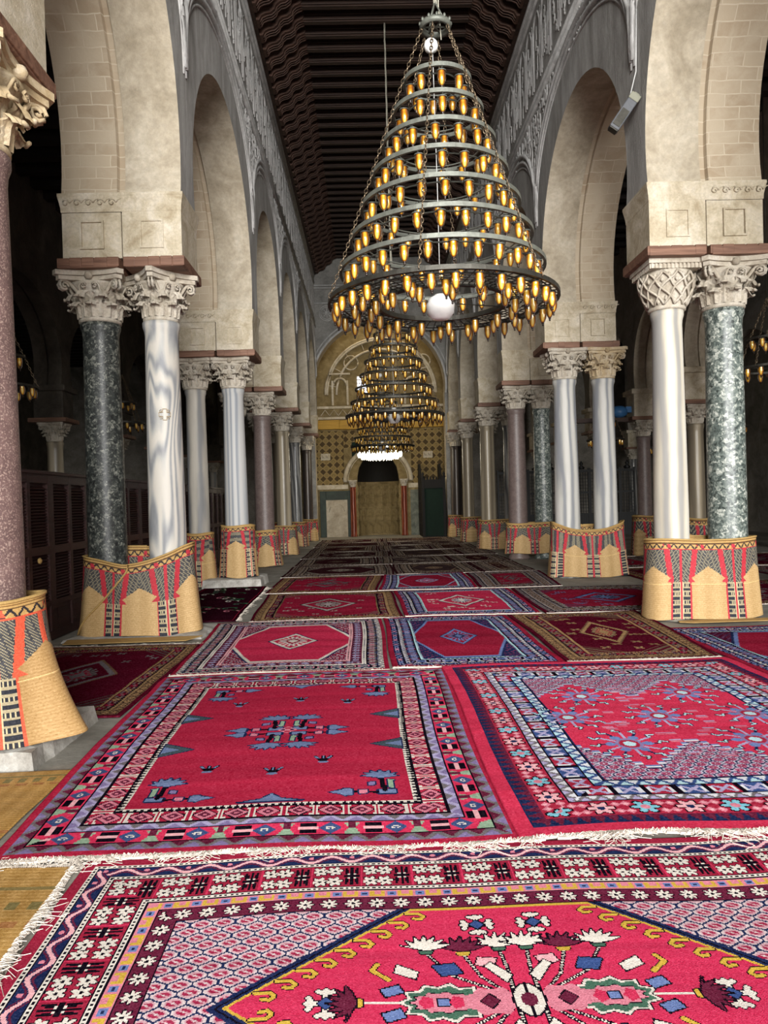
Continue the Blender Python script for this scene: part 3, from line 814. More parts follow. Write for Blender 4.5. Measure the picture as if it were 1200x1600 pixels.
    def lattice(s, m, bg, line, leaf, pw, ph):
        s.put(m, bg); best = None
        for oy in (0, 1):
            row = np.round((s.V/ph-oy)/2)*2+oy; cx = (np.round(s.U/pw-.5*oy)+.5*oy)*pw; cy = row*ph
            dx = (s.U-cx)/pw; dy = (s.V-cy)/(ph*1.5); D = np.sqrt(dx**2+dy**2)
            if best is None: best, bx, by = D, dx, dy
            else:
                sec = np.maximum(best, D); bx = np.where(D < best, dx, bx); by = np.where(D < best, dy, by); best = np.minimum(best, D)
        s.put(m & (best < .34), leaf[0]); s.put(m & (np.hypot(bx*1.1, by*1.5) < .31) & (abs(bx*.8+by) > .06), leaf[1])
        s.put(m & (best < .07), bg)
        s.put(m & ((sec-best < .1) | (abs(bx) > .46)), line)
    def wear(s, amt=7, streak=6):
        n = s.rs.normal(0, amt, (s.ny, s.nx, 1)); s.A += n
        st = np.convolve(s.rs.normal(0, 1, s.ny+14), np.ones(7)/2.6, 'same')[7:-7]
        s.A *= (1+st[:, None, None]*streak/255.)
        s.A = np.clip(s.A, 4, 250)
    def ell(s, cx, cy, rx, ry): return ((s.U-cx)/rx)**2+((s.V-cy)/ry)**2 < 1
    def poly(s, P):
        """point in polygon test, P in rug metres"""
        x0 = min(p[0] for p in P); x1 = max(p[0] for p in P); y0 = min(p[1] for p in P); y1 = max(p[1] for p in P)
        M = np.zeros(s.U.shape, bool)
        i0 = max(0, int((x0+s.W/2)/s.W*s.nx)-1); i1 = min(s.nx, int((x1+s.W/2)/s.W*s.nx)+2)
        j0 = max(0, int((y0+s.L/2)/s.L*s.ny)-1); j1 = min(s.ny, int((y1+s.L/2)/s.L*s.ny)+2)
        if i1 <= i0 or j1 <= j0: return M
        X = s.U[j0:j1, i0:i1]; Y = s.V[j0:j1, i0:i1]; r = np.zeros(X.shape, bool)
        n = len(P)
        for k in range(n):
            xa, ya = P[k]; xb, yb = P[(k+1) % n]
            if ya == yb: continue
            c = ((ya > Y) != (yb > Y)) & (X < (xb-xa)*(Y-ya)/(yb-ya)+xa); r ^= c
        M[j0:j1, i0:i1] = r; return M
    def line(s, P, w, c, dash=None):
        for (xa, ya), (xb, yb) in zip(P[:-1], P[1:]):
            dx, dy = xb-xa, yb-ya; L = math.hypot(dx, dy) or 1
            t = np.clip(((s.U-xa)*dx+(s.V-ya)*dy)/L**2, 0, 1)
            D = np.hypot(s.U-xa-t*dx, s.V-ya-t*dy); m = D < w
            if dash: m &= ((t*L/dash) % 1 < .5)
            s.put(m, c)
    def shape(s, P, fill, out='K', ow=.008, cx=0, cy=0, sc=1, rot=0, mx=1, my=1):
        c_, s_ = math.cos(rot), math.sin(rot)
        Q = [(cx+mx*sc*(x*c_-y*s_), cy+my*sc*(x*s_+y*c_)) for x, y in P]
        if out: s.line(Q+[Q[0]], ow, out)
        s.put(s.poly(Q), fill)

def rug(name, label, Rg, corners, z=.012, fringe='', group=None, zthick=.012, wob=.004, sink=0, category='carpet', fdense=1.0, fmat=None, flen=.045):
    """corners: near-left, near-right, far-right, far-left on the floor"""
    Rg.wear()
    c = [np.array(p, float) for p in corners]; ny, nx = Rg.ny, Rg.nx
    u = np.linspace(0, 1, nx+1)[None, :, None]; v = np.linspace(0, 1, ny+1)[:, None, None]
    P = (1-v)*((1-u)*c[0]+u*c[1])+v*((1-u)*c[3]+u*c[2])
    X, Y = P[..., 0], P[..., 1]; ph = Rg.rs.uniform(0, 6, 6)
    Pw = P.copy()
    Pw[..., 0] += .012*np.sin(Y*2.1+ph[0])*(1); Pw[..., 1] += .014*np.sin(X*2.3+ph[1])+.008*np.sin(X*6+ph[2])
    Z = z+wob*(np.sin(X*3+ph[3])*np.sin(Y*4+ph[4])+1)+wob*.5*(np.sin(Y*13+X*2+ph[5])+1)
    cen = np.mean(c, axis=0)
    pos = np.dstack([Pw, Z])-np.array([cen[0], cen[1], 0])
    t = thing(name, label, category, (cen[0], cen[1], 0), 0, group)
    weave_mesh('pile', pos, Rg.A, WOOL if category == 'carpet' else STRAW, t, thick=min(zthick, z*.9))
    if fringe:
        rr = random.Random(Rg.nx)
        for side in fringe:
            mb = MB()
            if side in 'nf':
                row = pos[0] if side == 'n' else pos[-1]; dr = Vector((0, -1 if side == 'n' else 1, 0))
            else:
                row = pos[:, 0] if side == 'l' else pos[:, -1]; dr = Vector((-1 if side == 'l' else 1, 0, 0))
            Ls = float(np.sum(np.hypot(*(row[1:, :2]-row[:-1, :2]).T)))
            n = int(Ls/.007*fdense)
            dens = [max(.35, .7+.5*math.sin(q*.9+ph[0])+rr.uniform(-.2, .3)) for q in range(40)]
            # woven end band
            k_ = max(2, len(row)//6)
            rs = [row[int(i*(len(row)-1)/k_)] for i in range(k_+1)]
            for a, b in zip(rs[:-1], rs[1:]):
                a = Vector(a); b = Vector(b); w_ = flen*.5*rr.uniform(.6, 1.3)
                q0, q1 = a+dr*w_, b+dr*w_*rr.uniform(.7, 1.3)
                mb.add([a, b, q1, q0, a-Vector((0, 0, .008)), b-Vector((0, 0, .008)), q1-Vector((0, 0, .01)), q0-Vector((0, 0, .01))], [(0, 1, 2, 3), (3, 2, 6, 7), (4, 7, 6, 5)])
            for i in range(n):
                f_ = rr.random(); p = Vector(row[int(f_*(len(row)-1))]); L_ = flen*dens[int(f_*39)]*rr.uniform(.5, 1.5)*(1.4 if rr.random() < .1 else 1)
                sd = Vector((-dr.y, dr.x, 0)); b1 = rr.uniform(-.9, .9); b2 = b1+rr.uniform(-1.2, 1.2)
                q1 = p+(dr+sd*b1*.6).normalized()*L_*.55+Vector((0, 0, rr.uniform(.0, .012)))
                q2 = q1+(dr*.7+sd*b2).normalized()*L_*.6; q2.z = max(.006, p.z-.006+rr.uniform(0, .008))
                q3 = q2+(dr*rr.uniform(-.3, .8)+sd*rr.uniform(-1, 1)).normalized()*L_*.4; q3.z = q2.z
                mb.tube([p-dr*.004, q1, q2, q3], .0013, 3, smooth=False)
            mb.build('fringe', fmat or FR, t)
    return t

# ------------------------------------------------------------------ the carpets
def base_borders(r, spec):
    for s_ in spec: r.band(*s_)

# 1: nearest carpet, lattice corners and a flower medallion on rose red
NB = dict(R=(206, 54, 90), r=(156, 40, 64))
r = Rug(3.16, 1.87, .0046, 'r', 1, NB)
base_borders(r, [(.045, 'solid', 'r'), (.024, 'bead', 'KWK', .02), (.062, 'wave', ['N', 'p', 'M', 'P'], .16), (.024, 'bead', 'KWK', .02),
                 (.15, 'flower', ['r', 'W', 'K', 'R'], .19), (.028, 'bead', 'KWK', .02), (.052, 'hook', ['P', 'Y', 'b', 'N'], .1), (.075, 'star', ['M', 'W', 'K'], .085), (.006, 'solid', 'K')])
ix, iy = r.inner(); inn = (abs(r.U) < ix) & (abs(r.V) < iy)
r.lattice(inn, (216, 198, 200), 'N', [(206, 160, 170), (160, 44, 76)], .076, .04)
def hexf(e): return inn & (abs(r.V) < iy-.0+e) & (abs(r.U)-(.31)-(iy-abs(r.V))*1.22 < e*1.6)
r.put(hexf(.03), 'N')
edge = abs(r.U)-.31-(iy-abs(r.V))*1.22
sal = (abs(r.V)*1.0+abs(r.U)*.82)
r.put(inn & (edge < .03) & (edge > .012) & ((sal/.016 % 1) < .5), 'K')
r.put(inn & (edge < .0), 'Y'); r.put(inn & (edge < -.016), 'R')
r.put(inn & (edge < -.0) & (abs(r.V) > iy-.012), 'Y')
# running hooks inside the yellow line
for sx in (-1, 1):
    for sy in (-1, 1):
        L = 0
        for k in range(10):
            v = iy-.03-k*.048; u = .31+(iy-v)*1.22-.02
            if v < .02: continue
            P = [(u, v), (u-.042, v-.0), (u-.058, v-.018), (u-.046, v-.034), (u-.025, v-.028)]
            P = [(sx*a, sy*b) for a, b in P]
            r.line(P, .010, 'K'); r.line(P, .0068, 'Y')
def snow(cx, cy, s=.075):
    for a in range(4):
        q = PI/4*0+a*PI/2+PI/4*0
        for dx, dy in ((1, 0),):
            c_, s_ = math.cos(q), math.sin(q)
            arm = [(0, 0), (s*c_, s*s_)]
            r.line(arm, .011, 'K'); 
            for e in (-1, 1):
                r.line([(0+cx-cx, 0), (0, 0)], .001, 'K')
    for pas, w_, c in ((0, .013, 'K'), (1, .008, 'W')):
        for a in range(4):
            q = a*PI/2; c_, s_ = math.cos(q), math.sin(q)
            r.line([(cx+.02*c_, cy+.02*s_), (cx+s*c_, cy+s*s_)], w_, c)
            for e in (-1, 1):
                bx, by = cx+s*.72*c_, cy+s*.72*s_
                r.line([(bx, by), (bx-s_*e*s*.42+c_*s*.2, by+c_*e*s*.42+s_*s*.2)], w_, c)
    r.put(abs(r.U-cx)+abs(r.V-cy) < .032, 'K'); r.put(abs(r.U-cx)+abs(r.V-cy) < .024, 'B')
for sx in (-1, 1):
    snow(sx*.095, .365, .048); snow(sx*.095, -.365, .048); snow(sx*.585, .0, .055)
_sv = (r.U, r.V, r.W, r.L); r.U = r.U/.8; r.V = r.V/.72; r.W /= .8; r.L /= .72
def palm(cx, cy, rot, fill, cup, s=.088):
    P = [(0, 0)]; n = 7
    for k in range(n):
        a = PI*(.12+.76*k/(n-1)); P += [(s*.72*math.cos(a-.1), s*.72*math.sin(a-.1)), (s*1.2*math.cos(a), s*1.2*math.sin(a))]
    r.shape(P, fill, 'K', .007, cx, cy, 1, rot)
    r.shape([(-.028, -.004), (.028, -.004), (.02, -.024), (-.02, -.024)], cup, 'K', .005, cx, cy, 1, rot)
for sy in (1, -1):
    fl = 0 if sy > 0 else PI
    for sx in (-1, 1):
        for (x1, y1, f, cup) in ((.055, .335, 'W', 'G'), (.2, .315, 'M', 'Y'), (.345, .33, 'W', 'G')):
            P = [(sx*.05, .02*sy), (sx*(x1*.75), sy*(y1-.17)), (sx*x1, sy*(y1-.02))]
            r.line(P, .009, 'K'); r.line(P, .005, 'W', .012)
            palm(sx*x1, sy*y1, fl, f, cup)
        r.shape([(-.04, -.02), (.02, -.03), (.045, .02), (-.02, .03)], 'B', 'K', .006, sx*.27, sy*.2, 1.35, 0, sx, sy)
        r.shape([(-.04, -.02), (.03, -.02), (.04, .02), (-.03, .015)], 'W', 'K', .006, sx*.43, sy*.19, 1.3, .5, sx, sy)
        r.shape([(-.03, -.03), (.03, -.02), (.03, .02), (-.03, .03)], 'p', 'K', .006, sx*.12, sy*.24, 1.2, .3, sx, sy)
        r.shape([(-.045, -.012), (.045, -.012), (.05, .012), (-.03, .02)], 'W', 'K', .006, sx*.08, sy*.17, 1.4, 1.0, sx, sy)
for sx in (-1, 1):
    def jag(rx, ry, n=22): return [((rx*(1 if k % 2 else .8))*math.cos(2*PI*k/n), (ry*(1 if k % 2 else .8))*math.sin(2*PI*k/n)) for k in range(n)]
    r.shape(jag(.175, .115), 'W', 'K', .004, sx*.3, 0); r.shape(jag(.16, .1), 'G', None, 0, sx*.3, 0); r.shape(jag(.12, .062), 'P', 'K', .003, sx*.31, 0)
    r.shape([(-.02, -.02), (.02, -.02), (.02, .02), (-.02, .02)], 'b', 'K', .005, sx*.31, 0)
    r.shape(jag(.03, .04, 10), 'R', None, 0, sx*.26, 0); r.shape(jag(.03, .04, 10), 'R', None, 0, sx*.37, 0)
    r.shape(jag(.12, .085, 16), 'P', None, 0, sx*.13, 0); r.shape([(-.035, 0), (0, -.04), (.035, 0), (0, .04)], 'M', 'K', .005, sx*.14, 0)
    r.line([(sx*.46, 0), (sx*.6, 0)], .009, 'W')
    palm(sx*.62, 0, -sx*PI/2, 'M', 'Y', .09)
    for sy in (-1, 1):
        r.shape([(-.03, -.02), (.03, -.02), (.03, .02), (-.03, .02)], 'b', 'K', .007, sx*.49, sy*.07, 1.2, .4)
        P = [(sx*.5, sy*.14), (sx*.56, sy*.2), (sx*.54, sy*.24)]; r.line(P, .014, 'K'); r.line(P, .01, 'Y')
r.put(r.ell(0, 0, .062, .1), 'K'); r.put(r.ell(0, 0, .054, .09) & (abs(r.U) > .006), 'W')
r.put(r.ell(0, 0, .03, .04), 'M')
r.U, r.V, r.W, r.L = _sv
RUG1 = rug('carpet', 'rose red carpet with flower medallion and lattice corners, nearest the camera', r,
    [(-1.10, 1.12), (2.0, 1.12), (2.02, 3.07), (-1.20, 3.02)], .012, '', wob=.002)

# 2: plain crimson field with blue flower sprays
r = Rug(2.3, 3.1, .0085, 'r', 2, dict(R=(214, 56, 92), r=(178, 42, 70), b=(116, 132, 170), B=(66, 84, 128), G=(70, 84, 92)))
base_borders(r, [(.04, 'solid', 'r'), (.065, 'zig', ['L', 'S', 'M'], .12), (.12, 'block', ['R', 'B', 'g', 'M', 'p'], .1), (.065, 'zig', ['L', 'l', 'S'], .12),
                 (.12, 'hexd', ['r', 'P', 'M', 'W'], .15), (.035, 'saw', ['W', 'K'], .035)])
ix, iy = r.inner()
def spray(cx, cy, sx, sy, s=1.0):
    def sh(P, f): r.shape(P, f, 'N', .009, cx, cy, s, 0, sx, sy)
    sh([(.03, .02), (.12, .02), (.12, .07), (.03, .07)], 'b')
    r.line([(cx+sx*s*.085, cy+sy*s*.06), (cx+sx*s*.1, cy+sy*s*.24)], .014, 'K')
    fan = [(.1, .22)]
    for k in range(7):
        a = PI*(.0+k/6); fan += [(.1+.07*math.cos(a-.15), .25+.05*math.sin(a-.15)), (.1+.105*math.cos(a), .25+.09*math.sin(a))]
    sh(fan, 'b'); sh([(.04, .08), (.065, .1), (.06, .2), (.03, .19)], 'g')
    sh([(.13, .13), (.17, .12), (.17, .16), (.13, .17)], 'L')
    r.line([(cx+sx*s*.13, cy+sy*s*.04), (cx+sx*s*.26, cy+sy*s*.05)], .012, 'K')
    sh([(.18, .03), (.22, .02), (.22, .07), (.18, .07)], 'P')
    sh([(.26, .01), (.3, .0), (.32, .02), (.38, .045), (.32, .07), (.3, .09), (.26, .08)], 'b')
for sx in (-1, 1):
    for sy in (-1, 1):
        spray(0, -.02, sx, sy, 1.0)
        spray(sx*(ix-.05), sy*(iy-.06), -sx, -sy, .95)
        if True:
            r.shape([(0, 0), (0, .2), (-.18, .1)], 'G', 'N', .009, sx*(ix), sy*.3-.1, 1, 0, sx, 1); r.shape([(0, .05), (0, .15), (-.1, .1)], 'b', None, 0, sx*(ix), sy*.3-.1, 1, 0, sx, 1)
r.put((abs(r.U)+abs(r.V) < .06) & (((r.U/.02).astype(int)+(r.V/.02).astype(int)) % 2 == 0), 'P')
for (x, y) in ((-.38, -.62), (-.02, -.7), (.25, -.55), (-.4, .62), (.02, .68), (.36, .6)):
    for e in (-1, 0, 1):
        r.line([(x, y-.04), (x+e*.045, y+.045)], .012, 'K'); r.line([(x+e*.03, y+.02), (x+e*.045, y+.045)], .007, 'b')
    r.put(r.ell(x, y-.04, .03, .015), 'b')
for sy in (-1, 1): r.shape([(-.16, 0), (-.05, .03), (0, .09), (.05, .03), (.16, 0)], 'b', 'N', .01, 0, -sy*(iy-.02), 1, 0, 1, sy)
rug('carpet', 'crimson carpet with plain field and small blue flower sprays', r, [(-1.62, 3.03), (.60, 3.07), (.60, 6.27), (-1.80, 6.26)], .016, 'n', wob=.003, flen=.05, fdense=2)

# 3: red field with blue star medallions, lattice ends
r = Rug(2.45, 3.15, .0085, 'R', 3, dict(R=(208, 56, 86), r=(170, 44, 68), W=(222, 222, 228)))
base_borders(r, [(.075, 'solid', 'R'), (.075, 'saw', ['M', 'N'], .06), (.15, 'petal', ['r', 'p', 'C', 'P'], .2), (.06, 'zig', ['l', 'S', 'W'], .08),
                 (.12, 'cross', ['r', 'l', 'W', 'K', 'B'], .15), (.07, 'zig', ['c', 'B', 'W'], .09), (.012, 'solid', 'N')])
ix, iy = r.inner(); inn = (abs(r.U) < ix) & (abs(r.V) < iy)
r.lattice(inn, (196, 192, 208), 'N', [(176, 110, 140), (150, 40, 74)], .075, .05)
st = lambda q, n: np.floor(q/n)*n
prof_ = iy-.62*np.clip(abs(abs(r.U)-.42)/.42, 0, 1); prof_ = st(prof_, .035)
fe = abs(r.V)-(iy-.18-.42*np.clip(st(abs(abs(r.U)-.36), .04)/.36, 0, 1.1)); 
r.put(inn & (fe < .05), 'N'); r.put(inn & (fe < .036), 'W'); r.put(inn & (fe < .018), 'b'); r.put(inn & (fe < .0), 'R')
def starm(cx, cy, s):
    for ring in range(12):
        a = 2*PI*ring/12; x, y = cx+s*math.cos(a), cy+s*1.15*math.sin(a)
        r.line([(cx, cy), (x, y)], .009, 'l' if ring % 2 else 'N')
        P = [(x, y), (x+.035*math.cos(a+1.2), y+.035*math.sin(a+1.2)), (x+.05*math.cos(a+.3), y+.05*math.sin(a+.3))]
        r.line(P, .013, 'N' if ring % 3 else 'K'); r.line(P, .006, 'c')
    r.put(r.ell(cx, cy, s*.45, s*.5), 'L'); r.put(r.ell(cx, cy, s*.33, s*.36), 'r'); r.put(r.ell(cx, cy, s*.2, s*.22), 'c')
    for k in range(6):
        a = k*PI/3; r.put(r.ell(cx+s*.62*math.cos(a), cy+s*.62*math.sin(a), .03, .03), 'b')
for cx, cy in ((0, 0), (-.36, .5), (.36, .5), (-.36, -.5), (.36, -.5), (-.58, 0), (.58, 0)): starm(cx, cy, .17)
rs_ = np.random.RandomState(4)
for k in range(150):
    x = rs_.uniform(-ix+.1, ix-.1); y = rs_.uniform(-iy+.25, iy-.25)
    if min(math.hypot(x-a, y-b) for a, b in ((0, 0), (-.36, .5), (.36, .5), (-.36, -.5), (.36, -.5), (-.58, 0), (.58, 0))) < .25: continue
    r.line([(x-.03, y-.012), (x+.03, y-.012)], .006, 'P'); r.line([(x-.03, y+.012), (x+.03, y+.012)], .006, 'l')
rug('carpet', 'red carpet with blue star medallions and lattice corners, right of the crimson one', r, [(.585, 3.05), (3.06, 3.06), (3.03, 6.28), (.58, 6.28)], .027, 'n', wob=.004, flen=.055, fdense=2)

# generic carpets further up the nave
def generic(W, L, cell, seed, field, bords, med, pal=None, style=0):
    r = Rug(W, L, cell, field, seed, pal)
    for b in bords: r.band(*b)
    ix, iy = r.inner(); inn = (abs(r.U) < ix) & (abs(r.V) < iy)
    if style in (0, 1):
        r.lattice(inn, med[2], med[3], [med[0], med[0]], .08, .05)
        e = np.maximum(abs(r.V)/iy*1.22, abs(r.U)/ix*1.02+abs(r.V)/iy*.62)
        r.put(inn & (e < 1.24), med[3]); r.put(inn & (e < 1.2), med[1]); r.put(inn & (e < 1.14), field)
    else: r.put(inn, field)
    kk_ = .62 if style == 2 else .46
    e = abs(r.U)/(ix*kk_)+abs(r.V)/(iy*kk_); es = np.floor(e*14)/14
    r.put(inn & (es < 1), med[3]); r.put(inn & (es < .92), med[1]); r.put(inn & (es < .72), field); r.put(inn & (es < .5), med[2]); r.put(inn & (es < .34), med[0]); r.put(inn & (es < .16), med[1])
    th = np.arctan2(r.V*ix/iy, r.U); rr_ = np.hypot(r.U/ix, r.V/iy)
    r.put(inn & (abs(np.sin(th*8)) > .8) & (rr_ > .12) & (rr_ < .26), med[1])
    rs = np.random.RandomState(seed+50)
    if style == 2:
        for k in range(26):
            x = rs.uniform(-ix, ix)*.88; y = rs.uniform(-iy, iy)*.88
            if abs(x)/(ix*.62)+abs(y)/(iy*.62) < 1.1: continue
            for q in range(4):
                a = q*PI/2+PI/4; r.line([(x, y), (x+.045*math.cos(a), y+.045*math.sin(a))], .012, med[1])
            r.put(r.ell(x, y, .018, .018), med[2])
        for sx in (-1, 1):
            for sy in (-1, 1):
                q = (ix-sx*r.U)+(iy-sy*r.V); r.put(inn & (q < .32) & (np.floor(q/.05) % 2 == 0), med[2])
    return r
B1 = [(.04, 'solid', 'r'), (.05, 'zig', ['S', 'W', 'N'], .07), (.1, 'cross', ['d', 's', 'P', 'K', 'N'], .12), (.05, 'bead', 'KWN', .04), (.1, 'star', ['M', 'l', 'K'], .1), (.04, 'bead', 'KpK', .04)]
B2 = [(.05, 'solid', 'r'), (.07, 'petal', ['N', 'b', 'P', 'l'], .12), (.05, 'zig', ['b', 'W', 'N'], .08), (.1, 'cross', ['M', 'b', 'l', 'K', 'N'], .12), (.035, 'bead', 'KcN', .04)]
B3 = [(.04, 'solid', 'D'), (.09, 'star', ['t', 'T', 'D'], .1), (.03, 'bead', 'KTK', .04), (.1, 'petal', ['D', 'T', 'r', 'S'], .14), (.03, 'bead', 'KTK', .03)]
B4 = [(.04, 'solid', 'D'), (.08, 'cross', ['d', 's', 'S', 'K', 'M'], .11), (.04, 'bead', 'KsK', .04), (.11, 'star', ['t', 's', 'K'], .12), (.05, 'zig', ['S', 's', 'd'], .08), (.08, 'hook', ['d', 's', 'T', 'K'], .1)]
nave = [
 ('crimson carpet with pale borders and small red hexagon, second row left', 'R', B1, ['r', 'W', (190, 166, 176), 'N'], None, 0, [(-1.74, 6.3), (.14, 6.31), (.10, 9.07), (-1.9, 9.05)]),
 ('red and navy carpet with blue flowered field, second row centre', 'r', B2, ['N', 'b', (120, 60, 96), 'N'], None, 0, [(.16, 6.31), (1.66, 6.33), (1.62, 9.0), (.12, 9.06)]),
 ('dark maroon carpet with tan border and olive medallion, second row right', 'D', B3, ['r', 'T', (112, 96, 78), 't'], None, 2, [(1.68, 6.33), (3.03, 6.35), (3.25, 9.0), (1.65, 8.98)]),
 ('blue bordered red carpet lying at the foot of the nearest right columns', 'r', B2, ['D', 'b', (110, 66, 100), 'N'], None, 0, [(3.06, 5.3), (5.1, 5.3), (5.1, 7.8), (3.12, 7.8)]),
 ('maroon carpet with grey borders, third row left', 'r', B3, ['D', 's', (112, 96, 92), 'd'], None, 2, [(-1.52, 9.1), (.38, 9.11), (.31, 11.7), (-1.68, 11.85)]),
 ('bright red carpet with blue striped borders, third row centre', 'R', B2, ['B', 'W', (178, 60, 90), 'N'], None, 2, [(.41, 9.11), (2.1, 9.1), (2.16, 11.7), (.34, 11.72)]),
 ('dark purple red carpet between the nearest right columns and third row', 'r', B4, ['d', 'b', (74, 60, 84), 'N'], None, 2, [(2.14, 9.08), (4.5, 9.1), (4.4, 11.65), (2.2, 11.68)]),
 ('wine red carpet with brown borders, fourth row left', 'r', B3, ['D', 'S', (96, 76, 78), 'd'], None, 2, [(-1.72, 11.9), (.08, 11.85), (.22, 14.4), (-1.76, 14.4)]),
 ('red carpet with navy and white end borders, fourth row centre', 'r', B2, ['R', 'l', (140, 70, 96), 'K'], None, 0, [(.1, 11.86), (1.72, 11.88), (1.8, 14.45), (.25, 14.42)]),
 ('wine coloured carpet with dark borders, fourth row right', 'r', B4, ['D', 'S', (82, 62, 70), 'K'], None, 2, [(1.76, 11.88), (3.1, 11.9), (3.3, 14.45), (1.84, 14.45)]),
]
for k, (lb, f, bd, md, pl, stl, cn) in enumerate(nave):
    W = math.dist(cn[0], cn[1]); L = math.dist(cn[0], cn[3]); far = cn[0][1] > 9
    rug('carpet', lb, generic(W, L, .013 if not far else .018, 10+k, f, bd, md, pl, stl), cn, .014+.004*(k % 3), 'n' if k in (0, 1, 2, 3) else 'n', fdense=.8 if not far else .35)
GP = dict(R=(104, 46, 54), r=(88, 38, 44), D=(62, 32, 36), s=(176, 162, 148), S=(128, 114, 104), T=(162, 134, 108), t=(112, 90, 74), W=(176, 164, 148), K=(44, 36, 38), d=(70, 54, 54), N=(44, 40, 52), M=(88, 42, 50))
rows_ = [(14.5, 16.9, [(-1.8, .45, 's'), (.47, 2.2, 'T'), (2.22, 3.25, 't')]), (16.95, 19.2, [(-1.8, .1, 't'), (.12, 1.9, 's'), (1.92, 3.25, 'T')]),
         (19.25, 21.6, [(-1.85, .5, 's'), (.52, 2.4, 't'), (2.42, 3.3, 's')]), (21.65, 24.1, [(-1.85, .2, 'T'), (.22, 1.8, 's'), (1.82, 3.2, 't')]),
         (24.15, 26.4, [(-1.9, .6, 't'), (.62, 3.1, 's')]), (26.45, 28.9, [(-1.9, .4, 's'), (.42, 3.1, 'T')])]
ordn = ['fifth', 'sixth', 'seventh', 'eighth', 'ninth', 'last']; tone = dict(s='pale grey', T='tan brown', t='dark brown')
for i, (y0, y1, cs_) in enumerate(rows_):
    for j, (x0, x1, fc) in enumerate(cs_):
        pos_ = ['left', 'centre', 'right'][j] if len(cs_) == 3 else ['left', 'right'][j]
        rug('carpet', '%s patterned faded carpet, %s row %s, far up the nave' % (tone[fc], ordn[i], pos_),
            generic(x1-x0, y1-y0, .024, 40+i*3+j, 'd' if j % 2 else 'D', B4, ['d', fc, fc, 'K'], GP, (i+j) % 3), [(x0, y0), (x1, y0), (x1, y1), (x0, y1)], .014, 'n', fdense=.15)
# side carpets
rug('carpet', 'dark maroon carpet in the shade between the first two left column bases', generic(1.9, 2.6, .013, 70, 'D', B3, ['r', 'S', (84, 70, 68), 't'], None, 2), [(-3.4, 5.1), (-1.76, 5.1), (-1.80, 7.72), (-3.4, 7.78)], .012, 'f', fdense=.8)
r = Rug(1.4, 3.9, .013, 'D', 71); r.put(r.d > .0, (48, 14, 26)); r.put((r.d > .05) & (r.d < .07), 'r')
rs = np.random.RandomState(5)
for k in range(26):
    x, y = rs.uniform(-.5, .5), rs.uniform(-1.75, 1.75); P = [(x+.16*(1-t)*math.cos(6*t), y+.16*(1-t)*math.sin(6*t)) for t in [q/8 for q in range(9)]]
    r.line(P, .014, ['G', 'W', 'P', 'G'][k % 4]); r.put(r.ell(x+.1, y+.1, .07, .03), (40, 96, 60))
rug('carpet', 'dark carpet with green and white flowers beside the second left plinth', r, [(-2.95, 9.25), (-1.72, 9.2), (-1.85, 13.0), (-2.95, 13.1)], .014, 'r', fdense=.3)
side = [((5.15, 5.3), (6.8, 7.9), 'nearest right aisle'), ((4.6, 9.3), (6.4, 11.8), 'behind nearest right mat'), ((6.9, 8.3), (9.4, 11.0), 'second right aisle, front'), ((4.6, 12.0), (6.2, 14.3), 'beside the second right pair of columns'),
        ((4.7, 14.5), (6.2, 17.0), 'beside the third right pair of columns'), ((4.7, 17.2), (6.2, 20.0), 'deep in the right aisle'), ((6.9, 11.2), (9.4, 14.0), 'second right aisle, middle'), ((6.9, 14.2), (9.4, 17.0), 'second right aisle, back'), ((6.9, 5.0), (9.4, 8.1), 'second right aisle, nearest')]
for k, (a, b, lb) in enumerate(side):
    rug('carpet', 'dark wine carpet with white fringe, %s' % lb, generic(b[0]-a[0], b[1]-a[1], .022, 80+k, 'D' if k % 2 else 'r', B3 if k % 2 else B4, ['r', 'S', (96, 70, 74), 'd'], None, 2), [a, (b[0], a[1]), b, (a[0], b[1])], .014, 'nf', fdense=.35)

# straw floor mats at the left
def strawrug(W, L, cell, seed):
    r = Rug(W, L, cell, 'T', seed); r.A[:] = (178, 138, 76)
    r.A += (12*np.sin(r.V/.012*PI))[..., None]; r.A += (8*np.sin(r.U/.05*PI))[..., None]
    m = abs(abs(r.V)-L*.36) < .03; r.put(m & ((r.U/.04).astype(int) % 2 == 0), (128, 116, 70))
    m = abs(abs(r.V)-L*.30) < .018; r.put(m & ((r.U/.03).astype(int) % 3 != 0), (164, 112, 66))
    m = abs(abs(r.V)-L*.42) < .012; r.put(m, (136, 118, 70)); return r
rug('straw_mat', 'golden straw floor mat between the left plinth and crimson carpet', strawrug(1.6, 1.0, .008, 90), [(-3.2, 3.12), (-1.66, 3.12), (-1.7, 4.08), (-3.2, 4.08)], .01, '', category='mat', zthick=.006)
rug('straw_mat', 'golden straw floor mat with ragged pale fringe at lower left corner', strawrug(1.7, 2.1, .008, 91), [(-3.0, .9), (-1.2, .9), (-1.24, 2.99), (-3.0, 2.99)], .01, 'rf', category='mat', zthick=.006, fdense=1.6)
